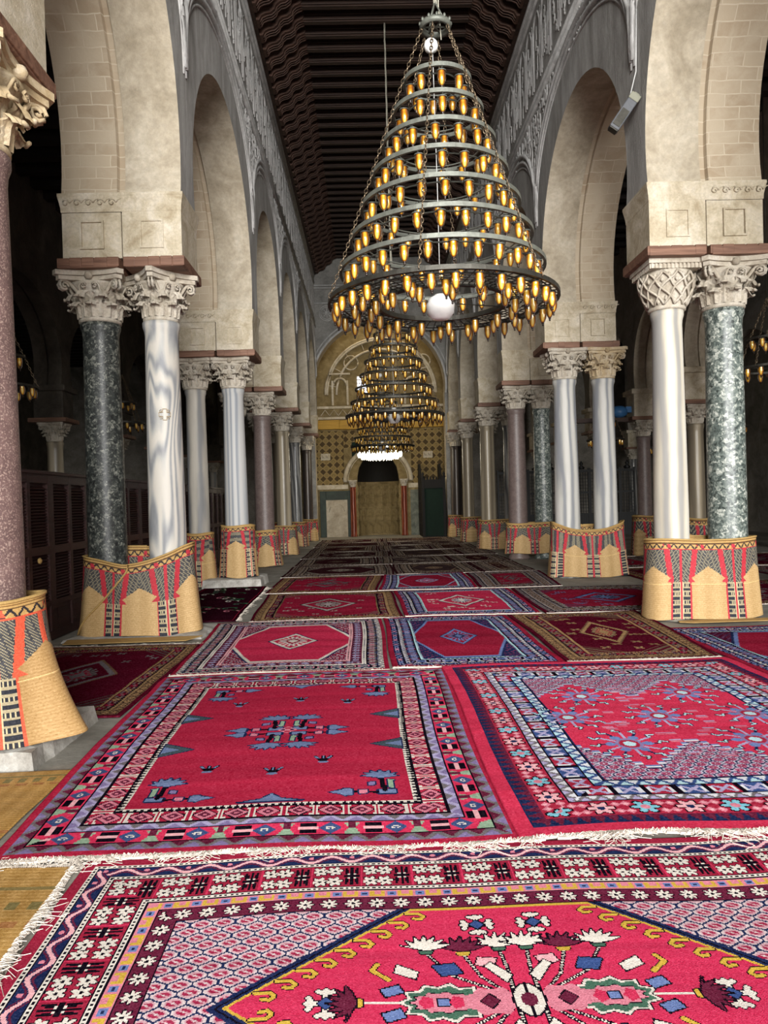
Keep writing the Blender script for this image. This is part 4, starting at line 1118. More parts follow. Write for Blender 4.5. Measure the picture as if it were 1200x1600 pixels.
# stone plinths
def plinth(label, x0, x1, y0, y1, h, mat=PLINTH):
    bm = MB(); nx, ny = 14, 10
    rr = random.Random(int(x0*100)); g = []
    for j in range(ny+1):
        for i in range(nx+1):
            e = (i in (0, nx)) or (j in (0, ny))
            g.append((x0+(x1-x0)*i/nx+rr.uniform(-.012, .012), y0+(y1-y0)*j/ny+rr.uniform(-.012, .012), h-(.02 if e else 0)+rr.uniform(-.006, .006)))
    n = len(g); k = nx+1
    fs = [(j*k+i, j*k+i+1, (j+1)*k+i+1, (j+1)*k+i) for j in range(ny) for i in range(nx)]
    per = list(range(k))+[j*k+nx for j in range(1, ny+1)]+[ny*k+i for i in range(nx-1, -1, -1)]+[j*k for j in range(ny-1, 0, -1)]
    base = [(g[p][0]+(.02 if g[p][0] > (x0+x1)/2 else -.02), g[p][1]+(.02 if g[p][1] > (y0+y1)/2 else -.02), 0.0) for p in per]
    L = len(per)
    fs += [(per[i], n+i, n+(i+1) % L, per[(i+1) % L]) for i in range(L)]
    bm.add(g+base, fs)
    o = bm.build('stone_plinth', mat); tag(o, label, 'plinth')
plinth('worn white marble plinth under the nearest left porphyry column', -3.0, -1.93, 4.12, 5.05, .13)
plinth('worn white marble plinth under the blue-grey striped left column', -2.98, -1.98, 13.02, 14.0, .17)
plinth('worn white marble plinth under the dark green left column pair', -3.4, -1.9, 8.12, 8.95, .05)

# ------------------------------------------------------------------ straw mats wrapped round the column bases
TAN = (186, 154, 106)
def mat_canvas(per, H, cell, panel=.6, seed=0, orange=False, shift=0.0):
    r = Rug(per, H, cell, 'T', seed); r.A[:] = TAN if not orange else (172, 138, 90)
    r.A += (7*np.sin(r.V/.011*PI))[..., None]+(5*np.sin(r.U/.09*PI))[..., None]
    top = H/2-r.V; P = panel; u = ((r.U+shift)/P) % 1; x = (u-.5)*P; hw = P*.33
    red = (178, 48, 60) if not orange else (206, 88, 62); gry = (66, 66, 68); cr = (190, 176, 140)
    gable = .31+abs(x)*.75
    upper = (top > .12) & ((top < gable) | (abs(x) > hw)) & (top < .5)
    hatch = (((r.U*np.where(x > 0, 1, -1)*.9+top)/.022) % 1) < .27
    r.put(upper, gry); r.put(upper & hatch, (158, 148, 120))
    fan = abs(x)-(.0)+(.5-top)*.0
    xs = abs(x)
    r.put(upper & (abs(xs-(hw*.97-(0.5-top)*.12)) < .03*(1 if True else 1)) & (top > .12), red)
    r.put(upper & (abs(xs-P/2) < .014), red)
    if orange: r.put(upper & (xs < .022), red)
    lower = (top >= .5) & (abs(x) > hw)
    c2 = abs(P/2-xs)   # distance from the column axis
    r.put(lower, (40, 42, 50)); 
    tt = (top/.05) % 1
    r.put(lower & (tt < .34), (164, 152, 122)); r.put(lower & (((c2/.022) % 1) < .4) & (tt > .34) & (((top/.1) % 1) < .5), cr)
    r.put(lower & (c2 < .008), red); r.put(lower & (c2 > .008) & (c2 < .016), cr); r.put((abs(xs-hw) < .008) & (top > .46), red)
    tri = (top > .44) & (top < .5) & (hw-xs < (top-.44)*.9) & (xs < hw); r.put(tri, red)
    hd = (top < .12); r.put(hd, (186, 150, 92)); z = abs(((r.U/.09) % 1)-.5)*2
    r.put(hd & (top > .05) & (top < .11) & (abs((top-.05)/.06-z) < .22), (44, 40, 44)); r.put(hd & (abs(top-.045) < .006), (92, 66, 40)); r.put(hd & (abs(top-.113) < .005), red)
    r.put(hd & (top < .03) & (((top/.012) % 1) < .35), (120, 88, 48))
    r.put(hd & (top > .05) & (((r.U+r.V*.4)/.36 % 1) < .22) & (z > .4) & (top < .1), red)
    fold = abs(top-H*.56) < .004; r.put(fold & (xs < hw), (214, 182, 126))
    r.A += np.random.RandomState(seed).normal(0, 6, r.A.shape[:2])[..., None]
    return r
def wrap_mat(label, cx, cy, ax, ay, H, cell=.01, panel=.6, flare=.08, topf=None, seed=0, seam=0.0, orange=False, shift=0, z0=.02, pw=2.6, bump=.02, flap=None, lap=None):
    n = 256; th = np.linspace(0, 2*PI, n+1)+seam
    def loop(ax_, ay_): 
        c, s = np.cos(th), np.sin(th)
        return np.stack([ax_*np.sign(c)*abs(c)**(2/pw), ay_*np.sign(s)*abs(s)**(2/pw)], -1)
    L0 = loop(ax, ay); seg = np.hypot(*(L0[1:]-L0[:-1]).T); S = np.concatenate([[0], np.cumsum(seg)]); per = S[-1]
    r = mat_canvas(per, H, cell, panel, seed, orange, shift)
    u = np.linspace(0, per, r.nx+1); tt = np.interp(u, S, th)
    c, s = np.cos(tt), np.sin(tt); v = np.linspace(0, 1, r.ny+1)[:, None]     # 0 bottom .. 1 top
    fl = flare*(1-v)**1.5; wr = bump*(.35+.65*(1-v))*(np.sin(tt*5+seed)*.6+np.sin(tt*9+seed*2)*.4)[None, :]
    X = (ax+fl+wr)*(np.sign(c)*abs(c)**(2/pw))[None, :]; Y = (ay+fl+wr)*(np.sign(s)*abs(s)**(2/pw))[None, :]
    if flap:
        a_, w_, d_ = flap; g = np.exp(-((np.angle(np.exp(1j*(tt-a_))))/w_)**2)[None, :]*(1-v)**2*d_
        X = X+g*math.cos(a_); Y = Y+g*math.sin(a_)
    tz = np.array([topf(q) if topf else H for q in tt])[None, :]+.01*np.sin(tt*3+seed)[None, :]
    Z = z0+v*(tz-z0)+.012*np.sin(tt*4+seed)[None, :]*(1-v)
    pos = np.dstack([X, Y, Z+0*X])
    N = np.dstack([np.broadcast_to(c, X.shape), np.broadcast_to(s, X.shape), np.zeros_like(X)])
    t = thing('straw_mat', label, 'mat', (cx, cy, 0), 0)
    if lap:
        P = []
        for k in range(25):
            f = k/24; a = lap[0]+(lap[1]-lap[0])*f**1.6; i = int(np.argmin(np.abs(np.angle(np.exp(1j*(tt-a)))))); j = int((1-f)*(pos.shape[0]-1))
            P.append(tuple(pos[j, i]+N[j, i]*.012))
        m = MB(); m.tube(P, .011, 6); m.build('overlap_edge', STRAWP, t)
    weave_mesh('woven_body', pos, r.A, STRAW, t, thick=.008, nrm=N)
    m = MB(); m.tube([tuple(pos[-1, i]) for i in range(0, pos.shape[1], 3)], .011, 6); m.build('bound_edge', STRAWP, t)
    return t
wrap_mat('patterned orange straw mat around the nearest left column, flared at its foot', -2.34, 4.42, .36, .33, .95, .007, .56, .06, seed=1, orange=True, shift=.33, seam=PI/2, flap=(-.1, .42, .2), z0=.14, pw=2.1)
def l1top(q):
    c = math.cos(q); s = math.sin(q)
    if s < .2: return .83+.2*max(0, c+.05)+.12*max(0, -c-.1)
    return 1.0
wrap_mat('patterned straw mat dipping in a V around the nearest left column pair', -2.66, 8.5, .62, .30, .9, .009, .56, .07, l1top, 2, PI/2, z0=.045, bump=.03, shift=.2, lap=(-PI/2-.02, -PI+.35))
wrap_mat('patterned straw mat around the pale column of second left pair', -3.12, 13.4, .27, .27, .98, .012, .5, .06, seed=3, seam=PI/2, z0=.03, pw=2.2)
wrap_mat('patterned straw mat standing on the second left stone plinth', -2.40, 13.4, .30, .28, 1.1, .012, .5, .05, seed=4, seam=PI/2, z0=.18, pw=2.2, shift=.25)
wrap_mat('patterned straw mat around the third left porphyry column', -2.5, 17.5, .31, .31, .86, .014, .5, .1, seed=5, seam=PI/2, z0=.03, pw=2.2, shift=.2)
wrap_mat('patterned straw mat around the fourth left column pair', -2.75, 21.3, .62, .3, .84, .016, .56, .06, seed=6, seam=PI/2, shift=.3)
wrap_mat('patterned straw mat around the fifth left column pair', -2.78, 25.3, .6, .3, .85, .018, .56, .05, seed=7, seam=PI/2)
wrap_mat('patterned straw mat around the last left column by the end arch', -2.42, 28.9, .36, .32, .85, .018, .5, .05, seed=8, seam=PI/2)
wrap_mat('patterned straw mat around the nearest right column pair', 3.82, 8.5, .63, .29, .93, .009, .585, .05, seed=9, seam=PI/2, bump=.012, shift=.33, z0=.03)
wrap_mat('patterned straw mat around the second right pair of white columns', 3.93, 13.3, .66, .29, .95, .011, .6, .07, lambda q: .86+.14*abs(math.cos(q))**2 if math.sin(q) < .3 else .92, 10, PI/2, bump=.03, shift=.0)
wrap_mat('patterned straw mat with dark red hem around the third right column pair', 3.84, 17.5, .6, .29, .86, .014, .56, .05, seed=11, seam=PI/2, shift=.0, z0=.15)
wrap_mat('patterned straw mat around the fourth right column pair', 3.75, 21.3, .62, .3, .85, .016, .56, .05, seed=12, seam=PI/2, shift=.2)
wrap_mat('patterned straw mat around the fifth right column pair', 3.73, 25.3, .6, .3, .85, .018, .56, .05, seed=13, seam=PI/2)
wrap_mat('patterned straw mat around the dark column beside the minbar', 3.42, 28.9, .36, .32, .85, .018, .5, .05, seed=14, seam=PI/2)
for y, k in ((17.5, 15), (14.7, 16), (11.0, 17)):
    wrap_mat('patterned straw mat around a shaded right aisle column, %s' % {17.5: 'deepest', 14.7: 'middle', 11.0: 'nearest'}[y], 6.58, y, .3, .3, .95, .018, .5, .05, seed=k, seam=PI/2, pw=2.2)
m = MB(); m.tube([(-2.45+.33*math.cos(t), 17.5+.33*math.sin(t), .1) for t in [2*PI*i/30 for i in range(30)]], .02, 5, closed=True)
bx = MB()
for (x, y, z, rx) in ((3.84, 17.2, .07, 0),):
    bx.lathe([(.0, 0.0), (.0, .0)], (0, 0, 0), 4) if False else None
# loose plain straw flaps lying at the mat feet
def flap(label, pts):
    m = MB(); n = len(pts); m.add([(x, y, z+.006) for x, y, z in pts]+[(x, y, z) for x, y, z in pts], [tuple(range(n)), tuple(range(n, 2*n))[::-1]]+[(i, i+n, (i+1) % n+n, (i+1) % n) for i in range(n)])
    tag(m.build('straw_flap', STRAWP), label, 'mat')
flap('plain straw flap lying flat before the nearest right mat', [(3.5, 7.98, .03), (4.35, 7.96, .035), (4.5, 8.15, .03), (3.4, 8.14, .03), (3.38, 8.05, .03)])
flap('plain straw flap lying flat before the nearest left mat', [(-3.3, 7.84, .03), (-2.9, 7.82, .035), (-2.0, 7.86, .03), (-1.88, 8.1, .035), (-3.35, 8.1, .03)])

# ================================================================== louvred partition behind the left columns
t = thing('louvred_partition', 'dark brown louvred wooden partition running behind the left columns', 'partition', (-3.62, 3.0, 0))
def louv_panel():
    m = MB(); W = 1.06; H = 1.86
    for y in (.03, W/2, W-.03): m.b(-.035, .035, y-.035, y+.035, .02, H)
    for z, h in ((.06, .1), (.42, .06), (1.02, .09), (H-.05, .1)): m.b(-.033, .033, 0, W, z-h/2, z+h/2)
    m.b(-.06, .06, -.0, W, H, H+.035)
    for (ya, yb) in ((.065, W/2-.035), (W/2+.035, W-.065)):
        m.b(-.012, .012, ya, yb, .11, .39); m.b(-.022, .022, ya+.06, yb-.06, .16, .34)
        for za, zb in ((.46, .97), (1.075, H-.11)):
            z = za+.02
            while z < zb-.01:
                m.box((0, (ya+yb)/2, z), (.05, yb-ya, .009), ry=.65); z += .034
        m.b(-.03, -.02, ya, yb, .45, H-.1)
    return m
p0 = louv_panel().build('louvred_panel', LOUV, t); p0.location = (0, 0, 0)
for k in range(1, 15):
    c = p0.copy(); col.objects.link(c); c.location = (0, 1.07*k, 0)
m = MB(); m.lathe([(.001, 0), (.03, .005), (.035, .02), (.02, .035), (.001, .04)], (0, 0, 0), 12)
kn = m.build('door_knob', STRAWP, t); kn.location = (.05, 4.95, .92); kn.rotation_euler = (0, PI/2, 0)

# ================================================================== chandeliers
CUPN = 0
def cup_mesh():
    m = MB()
    m.lathe([(.0335, 0), (.036, -.004), (.0345, -.012), (.037, -.035), (.0365, -.06), (.032, -.085), (.022, -.108), (.012, -.122)], n=14, m=0)
    m.lathe([(.012, -.122), (.013, -.127), (.007, -.133), (.010, -.142), (.006, -.15), (.001, -.152)], n=8, m=1, caps=False)
    m.lathe([(.038, .004), (.041, .0), (.038, -.006)], n=14, m=2, caps=False)
    m.tube([(.0, 0, .012), (.0, 0, -.03)], .004, 5, 2)
    return m
def chain_pts(mb, a, b, link=.052, r=.0052, w=.013):
    a, b = Vector(a), Vector(b); L = (b-a).length; n = max(2, int(L/(link*.74))); d = (b-a).normalized()
    s1 = d.cross(Vector((0, 0, 1))); s1 = s1.normalized() if s1.length > .01 else Vector((1, 0, 0)); s2 = d.cross(s1).normalized()
    for i in range(n):
        c = a+d*(L*(i+.5)/n); s = s1 if i % 2 else s2
        P = [c+d*(link/2*math.cos(t))+s*(w*math.sin(t)) for t in [2*PI*j/8 for j in range(8)]]
        mb.tube(P, r, 4, closed=True)
RINGS = [(5.11-.274*k, .29+.1*k) for k in range(7)]
def big_chandelier(label, x, y, rz=0, z_ceiling=CZ-.2, dz=0, im=None):
    im = im or IRON
    t = thing('chandelier', label, 'chandelier', (x, y, 3.19+dz), rz, 'great cone chandeliers hung along the nave axis')
    Z0 = 3.19
    cm = MB()      # crown
    cm.lathe([(.1, 5.62-Z0), (.132, 5.63-Z0), (.14, 5.61-Z0), (.132, 5.575-Z0), (.1, 5.585-Z0), (.1, 5.62-Z0)], n=24, caps=False)
    for k in range(12):
        a = 2*PI*k/12; cm.lathe([(.001, .03), (.012, .018), (.013, 0), (.001, -.01)], (.135*math.cos(a), .135*math.sin(a), 5.62-Z0), 6, caps=False)
    for k in range(3):
        a = PI*k/3; cm.tube([(.11*math.cos(a), .11*math.sin(a), 5.6-Z0), (-.11*math.cos(a), -.11*math.sin(a), 5.6-Z0)], .008, 5)
    for k in range(3):
        a = 2*PI*k/3; cm.tube([(.1*math.cos(a), .1*math.sin(a), 5.62-Z0), (0, 0, 5.82-Z0)], .008, 5)
    cm.build('crown', IRON, t)
    rp = MB()
    zt = z_ceiling-Z0-dz
    for q in range(3):
        n = 26; rp.tube([(.012*math.cos(q*2.1+i*.8), .012*math.sin(q*2.1+i*.8), 5.8-Z0+(zt-5.8+Z0)*i/n) for i in range(n+1)], .007, 5)
    rp.tube([(.05, .02, 5.5-Z0), (.03, 0, 5.8-Z0), (.05, .03, 6.2-Z0), (.01, 0, 6.6-Z0)], .005, 5)
    rp.build('suspension_rope', ROPE, t)
    slots = []; hoops = []
    def ringmesh(z, r, ncup, inner=.0, first=0):
        m = MB(); zz = z-Z0
        m.lathe([(r-.012, zz-.018), (r+.012, zz-.018), (r+.012, zz+.018), (r-.012, zz+.018), (r-.012, zz-.018)], n=56, caps=False, smooth=False)
        ri = r-.115
        m.tube(circ(ri, zz-.01, 36), .007, 4, closed=True)
        for k in range(ncup):
            a = 2*PI*(k+.5)/ncup+first; m.tube([(r*math.cos(a), r*math.sin(a), zz-.015), (ri*math.cos(a), ri*math.sin(a), zz-.01)], .005, 4)
            rc = r-.055
            m.tube(circ(.04, zz-.03, 10, rc*math.cos(a), rc*math.sin(a)), .0045, 4, closed=True)
            slots.append((rc*math.cos(a), rc*math.sin(a), zz-.03, len(hoops)))
        return m
    NC = [8, 11, 14, 18, 21, 24, 27]
    for (z, r), nc in zip(RINGS, NC): hoops.append(ringmesh(z, r, nc, first=r*7).build('hoop', im, t))
    m = ringmesh(3.19, 1.0, 32, first=.1)
    for rr_ in (.56, .58):
        m.lathe([(rr_-.01, -.02), (rr_+.01, -.02), (rr_+.01, .02), (rr_-.01, .02), (rr_-.01, -.02)], n=48, caps=False, smooth=False)
    for rr_ in (.64, .70, .76, .82, .94): m.tube(circ(rr_, 0, 48), .006, 4, closed=True)
    for k in range(72):
        a = 2*PI*k/72; m.tube([(.57*math.cos(a), .57*math.sin(a), 0), (1.0*math.cos(a), 1.0*math.sin(a), 0)], .0045, 4)
    for k in range(3):
        a = PI*k/3+.3; m.tube([(.57*math.cos(a), .57*math.sin(a), 0), (-.57*math.cos(a), -.57*math.sin(a), 0)], .006, 4) if k == 0 else None
    for (rc, n) in ((.78, 18), (.63, 15)):
        for k in range(n):
            a = 2*PI*(k+.3)/n; slots.append((rc*math.cos(a), rc*math.sin(a), -.03, 7)); m.tube(circ(.04, -.02, 10, rc*math.cos(a), rc*math.sin(a)), .0045, 4, closed=True)
    hoops.append(m.build('lower_grid', IROND, t))
    for k in range(6):
        a = 2*PI*k/6+.25; m = MB(); pr = (.13*math.cos(a), .13*math.sin(a), 5.56-Z0)
        for z, r in RINGS+[(3.19, 1.0)]:
            q = ((r+.016)*math.cos(a), (r+.016)*math.sin(a), z-Z0); chain_pts(m, pr, q); pr = q
        m.build('chain', CHAIN, t)
    m = MB(); m.tube([(-.03, .01, 5.5-Z0), (-.02, 0, 4.2-Z0), (-.02, 0, .22)], .004, 5); m.build('lamp_cable', CABLE, t)
    m = MB(); m.lathe([(.001, .07), (.03, .062), (.055, .035), (.062, 0), (.05, -.035), (.001, -.06)], (-.045, -.02, 5.42-Z0), 18, caps=False); m.build('small_globe', GLOBE, t)
    m = MB(); m.lathe([(.05, .11), (.06, .1), (.105, .075), (.126, .02), (.118, -.05), (.08, -.1), (.03, -.11), (.001, -.11)], (-.02, 0, -.04), 28, caps=False)
    m.lathe([(.045, .15), (.05, .11)], (-.02, 0, .02), 12); m.build('globe_lamp', GLOBE, t)
    # the nearest hundred cups are parts, the others one mesh
    cam_dir = Vector((-x, -y, 0)).normalized()
    cr, sr = math.cos(rz), math.sin(rz)
    def near(s): return -((s[0]*cr-s[1]*sr)*cam_dir.x+(s[0]*sr+s[1]*cr)*cam_dir.y)
    ss = sorted(slots, key=near)
    global CUP0
    for s in ss[:100]:
        if CUP0 is None: CUP0 = cup_mesh().build('glass_cup', [AMBER, TIP, IROND], t); o = CUP0
        else: o = CUP0.copy(); col.objects.link(o)
        o.parent = hoops[s[3]]; o.location = s[:3]; o.rotation_euler = (R.uniform(-.05, .05), R.uniform(-.05, .05), 0)
    m = MB(); cv = cup_mesh()
    for s in ss[100:]:
        b = len(m.v); m.v += [(a+s[0], bb+s[1], c+s[2]) for a, bb, c in cv.v]; m.f += [tuple(i+b for i in f) for f in cv.f]; m.m += cv.m; m.sm += cv.sm
    tag(m.build('glass_cup', [AMBER, TIP, IROND], t), kind='stuff')
    return t
CUP0 = None
big_chandelier('largest cone of eight bronze hoops with amber glass cups, nearest the camera', .69, 6.5, .0)
big_chandelier('second cone chandelier of amber cups, directly beyond the nearest one', .56, 15.0, .35, im=IROND)
big_chandelier('third and smallest-looking cone chandelier with amber cups before the mihrab arch', .45, 23.2, .8, im=IROND)
# lit crystal chandelier hanging before the mihrab
t = thing('crystal_chandelier', 'brightly lit white crystal chandelier hanging in front of the mihrab', 'chandelier', (.43, 29.0-.9, 3.3))
m = MB()
for r, z in ((.82, .1), (.62, .32), (.4, .5)): m.lathe([(r-.02, z-.02), (r+.02, z-.02), (r+.02, z+.02), (r-.02, z+.02), (r-.02, z-.02)], n=36, caps=False)
for k in range(6):
    a = k*PI/3; m.tube([(.82*math.cos(a), .82*math.sin(a), .1), (.45*math.cos(a), .45*math.sin(a), .5), (0, 0, 1.4)], .012, 5)
m.tube([(0, 0, 1.4), (0, 0, CZ-3.3)], .012, 5); m.build('frame', IROND, t)
m = MB()
for r, z, n in ((.82, -.02, 40), (.7, -.1, 34), (.62, .2, 28), (.45, -.14, 20)):
    for k in range(n):
        a = 2*PI*k/n; m.lathe([(.001, .08), (.028, .05), (.034, 0), (.02, -.07), (.001, -.12)], (r*math.cos(a), r*math.sin(a), z), 6, caps=False)
tag(m.build('crystal_drops', LITG, t), kind='stuff')
l = bpy.data.lights.new('crystal_chandelier_lamp', 'POINT'); l.energy = 60; l.color = (1, .88, .66); l.shadow_soft_size = .5
o = bpy.data.objects.new('crystal_chandelier_lamp', l); col.objects.link(o); o.location = (.43, 28.2, 2.9)

# small hoop chandeliers in the aisles
hoop0 = None
def hoop(label, x, y, z, s=1.0, rz=0):
    global hoop0
    if hoop0 is not None: return copy_thing(hoop0, (x, y, z), rz, label, (s, s, s))
    t = thing('hoop_chandelier', label, 'chandelier', (x, y, z), rz, 'small hoop chandeliers in the aisles')
    hoop0 = t
    m = MB()
    for r, zz in ((.42, 0), (.26, .42)):
        m.lathe([(r-.01, zz-.015), (r+.01, zz-.015), (r+.01, zz+.015), (r-.01, zz+.015), (r-.01, zz-.015)], n=40, caps=False, smooth=False)
        m.tube([(r, 0, zz), (-r, 0, zz)], .006, 4); m.tube([(0, r, zz), (0, -r, zz)], .006, 4)
    m.build('hoop', IROND, t)
    m = MB()
    for k in range(4):
        a = k*PI/2+.4; chain_pts(m, (.42*math.cos(a), .42*math.sin(a), 0), (.26*math.cos(a), .26*math.sin(a), .42), .06, .005); chain_pts(m, (.26*math.cos(a), .26*math.sin(a), .42), (0, 0, 1.0), .06, .005)
    m.build('chain', CHAIN, t)
    m = MB(); m.tube([(0, 0, 1.0), (0, 0, 4.75)], .008, 5); m.build('suspension_rod', IROND, t)
    for r, zz, n in ((.42, 0, 12), (.26, .42, 7)):
        for k in range(n):
            a = 2*PI*k/n; o = CUP0.copy(); col.objects.link(o); o.parent = t; o.location = ((r-.05)*math.cos(a), (r-.05)*math.sin(a), zz-.02)
    return t
hoop('small hoop chandelier in the dark left aisle beside the porphyry column', -5.0, 10.3, 3.18)
hoop('small hoop chandelier in the right aisle at the right edge of the photo', 5.72, 10.4, 3.2, 1, .3)
hoop('small hoop chandelier deep in the left aisle behind the grey column', -5.0, 15.2, 3.2, 1, .5)
hoop('small hoop chandelier deeper in the right aisle behind the green column', 8.9, 18.0, 3.05, 1, .2)
hoop('small hoop chandelier seen between the second right white columns', 5.5, 17.0, 2.75, 1, .7)
hoop('small hoop chandelier seen right of the nearest white right column', 8.4, 21.5, 2.8, 1, .9)

# loudspeaker hung at the right wall
t = thing('loudspeaker', 'grey box loudspeaker with khaki cap hung high on the right wall', 'loudspeaker', (2.98, 8.35, 5.75))
m = MB(); m.box((0, 0, 0), (.12, .13, .36), bevel if False else 0)
s0 = m.build('cabinet', SPK, t, bevel=.012)
m = MB(); m.box((0, 0, .215), (.125, .14, .08)); m.box((0, 0, .262), (.07, .09, .03)); c0 = m.build('end_cap', SPKC, t, bevel=.01)
m = MB(); m.box((0, 0, -.185), (.1, .11, .012)); m.box((-.0, -.068, -.05), (.09, .008, .2)); g0 = m.build('grille', IROND, t)
for q in (s0, c0, g0): q.rotation_euler = (.1, .62, 0)
m = MB(); m.tube([(.1, 0, .24), (.17, 0, .5), (.19, 0, 1.2)], .007, 5); m.tube([(.1, 0, .2), (.2, 0, .2)], .012, 5); m.build('cable', CABLE, t)

# ================================================================== mihrab bay
QY = 31.7; MX = .38
QM = OCHRE
mb = MB(); hw, spr, rad = .9, 2.3, .98
prof = [(hw, 0), (hw, .6), (hw, 1.2), (hw, 1.8), (hw, 2.3), (hw*.98, 2.6), (hw*.9, 2.95), (hw*.72, 3.25), (hw*.45, 3.45), (.02, 3.53)]
pts = [(MX-a, b) for a, b in prof]+[(MX+a, b) for a, b in prof[::-1]]
loop = [(-2.9, QY, 0)]+[(x, QY, z) for x, z in pts]+[(3.9, QY, 0), (3.9, QY, CZ), (-2.9, QY, CZ)]
mb.add(loop, [tuple(range(len(loop)))], 0)
# apse: half cylinder and half dome
n = 20
mb.lathe(prof, (MX, QY, 0), n, 0, False, True, 0, PI)
mb.build('wall_qibla', QM, kind='structure')
mb = MB()
mb.b(-2.95, -2.6, 29.9, QY, 0, CZ); mb.b(3.5, 3.9, 29.9, QY, 0, CZ); mb.build('wall_mihrab_bay', QM, kind='structure')
mb = MB()
mb.lathe([(hw-.01, 2.35), (hw*.97, 2.6), (hw*.89, 2.95), (hw*.71, 3.24), (hw*.44, 3.43), (.02, 3.51)], (MX, QY-.005, 0), n, 0, False, True, 0, PI)
tag(mb.build('niche_dome_lining', MINB), 'dark painted wooden half dome inside the mihrab niche', 'lining')
# lustre tile field
def tiles(name, label, x0, x1, z0, z1, cut=None):
    W, L = x1-x0, z1-z0; r = Rug(W, L, .035, 'T', 5); r.A[:] = (134, 112, 66)
    s_ = .3; a = (r.U+r.V)/s_; b = (r.U-r.V)/s_; k = (np.floor(a)+np.floor(b)).astype(int) % 2; fa, fb = a % 1-.5, b % 1-.5
    r.put(k == 0, (70, 54, 26)); r.put((abs(fa) > .44) | (abs(fb) > .44), (146, 124, 78))
    q = np.hypot(fa, fb); r.put((q < .3) & (q > .2) & (k == 1), (112, 96, 60))
    if cut is not None:
        pass
    u = np.linspace(x0, x1, r.nx+1); v = np.linspace(z0, z1, r.ny+1); X, Z = np.meshgrid(u, v)
    o = weave_mesh(name, np.dstack([X, np.full_like(X, QY-.012), Z]), r.A, TILE, thick=0.0)
    tag(o, label, 'tiles')
tiles('tile_panel', 'diamond patterned lustre tile field left of the mihrab arch', -2.58, MX-1.45, 2.25, 4.55)
tiles('tile_panel', 'diamond patterned lustre tile field right of the mihrab arch', MX+1.45, 3.4, 2.25, 4.55)
tiles('tile_panel', 'diamond patterned lustre tile band above the mihrab arch', MX-1.44, MX+1.44, 3.82, 4.55)
mb = MB()
A0 = [(MX-1.42*math.cos(t), QY-.03, 2.35+1.45*math.sin(t)) for t in [PI*i/30 for i in range(31)]]
mb.tube([(p[0], QY-.03, p[2]) for p in A0], .1, 6, ref=(0, 1, 0)); mb.tube([(MX+(p[0]-MX)*.91, QY-.03, 2.35+(p[2]-2.35)*.91) for p in A0], .02, 5)
mb.build('trim_320', STONE, kind='structure')
# mihrab side columns
for s, nm in ((-1, 'left'), (1, 'right')):
    column('small red marble column on the %s side of the mihrab niche' % nm, MX+s*1.09, QY-.2, .13, .12, 2.42, REDM, cs=.5, capH=.3, name='mihrab_column')
# carved marble panels lining the niche
t = thing('niche_panelling', 'carved pale marble panels lining the mihrab niche', 'panelling', (MX, QY, 0))
for j in range(4):
    for i in range(7):
        a0 = PI*(.02+.96*i/7); a1 = PI*(.02+.96*(i+1)/7); am = (a0+a1)/2; rr_ = hw-.02
        m = MB(); wd = rr_*(a1-a0)*.46; z0 = .08+j*.55; z1 = z0+.52
        for (ya, yb, za, zb) in ((-wd, wd, z0, z0+.03), (-wd, wd, z1-.03, z1), (-wd, -wd+.03, z0, z1), (wd-.03, wd, z0, z1)):
            m.b(-.02, .0, ya, yb, za, zb)
        m.b(-.004, .0, -wd, wd, z0, z1)
        if (i+j) % 2: m.tube([(-.015, .09*math.cos(q), z0+.26+.14*math.sin(q)) for q in [2*PI*e/14 for e in range(15)]], .012, 4); 
        else: m.tube([(-.015, -.1, z0+.1), (-.015, -.1, z0+.28), (-.015, 0, z0+.42), (-.015, .1, z0+.28), (-.015, .1, z0+.1)], .012, 4)
        if j > 1 and i != 3:
            for q in range(3): m.tube([(-.012, -.08+q*.08, z0+.08), (-.012, .08-q*.08, z0+.44)], .01, 4)
        o = m.build('carved_panel', QM, t); o.location = (rr_*math.cos(am), rr_*math.sin(am), 0); o.rotation_euler = (0, 0, am)
# framed marble door at the left
t = thing('framed_panel', 'pale carved slab in a dark green marble frame left of the mihrab', 'panel', (-1.42, QY-.02, 0))
m = MB(); 
for (xa, xb, za, zb) in ((-.72, -.46, 0, 1.98), (.46, .72, 0, 1.98), (-.46, .46, 1.6, 1.98)): m.b(xa, xb, -.08, 0, za, zb)
m.build('frame', m_simple('dark_green_marble', (40, 52, 42), .6, 0, .3, 4), t, bevel=.01)
m = MB(); m.b(-.46, .46, -.03, 0, .0, 1.6); m.tube([(.33*math.cos(q), -.035, 1.1+.33*math.sin(q)) for q in [PI*e/14 for e in range(15)]], .02, 4); m.b(-.4, .4, -.045, 0, .72, .75)
m.build('slab', CREAM, t)
# green marble dado right
t = MB(); t.b(1.75, 3.1, QY-.05, QY, 0, 1.95); t.build('trim_321', DADO, kind='structure')
mb = MB(); mb.b(-2.1, 3.2, QY-.1, QY, 2.02, 2.22) if False else None
mb.b(-2.6, MX-1.3, QY-.06, QY, 2.05, 2.24); mb.b(MX+1.3, 3.2, QY-.06, QY, 2.05, 2.24)
mb.b(-2.6, 3.4, QY-.1, QY, 5.05, 5.15); mb.b(-2.6, 3.4, QY-.14, QY, 5.5, 5.6)
for k in range(14): mb.tube([(-2.0+k*.38, QY-.11, 5.2), (-1.81+k*.38, QY-.11, 5.45), (-1.62+k*.38, QY-.11, 5.2)], .02, 4)
mb.build('trim_322', STONE, kind='structure')
mb = MB(); mb.b(-2.6, -1.2, QY-.22, QY, 4.62, 5.0); mb.b(-1.2, 2.4, QY-.28, QY-.0, 4.6, 4.98); mb.b(2.4, 3.4, QY-.22, QY, 4.62, 5.0)
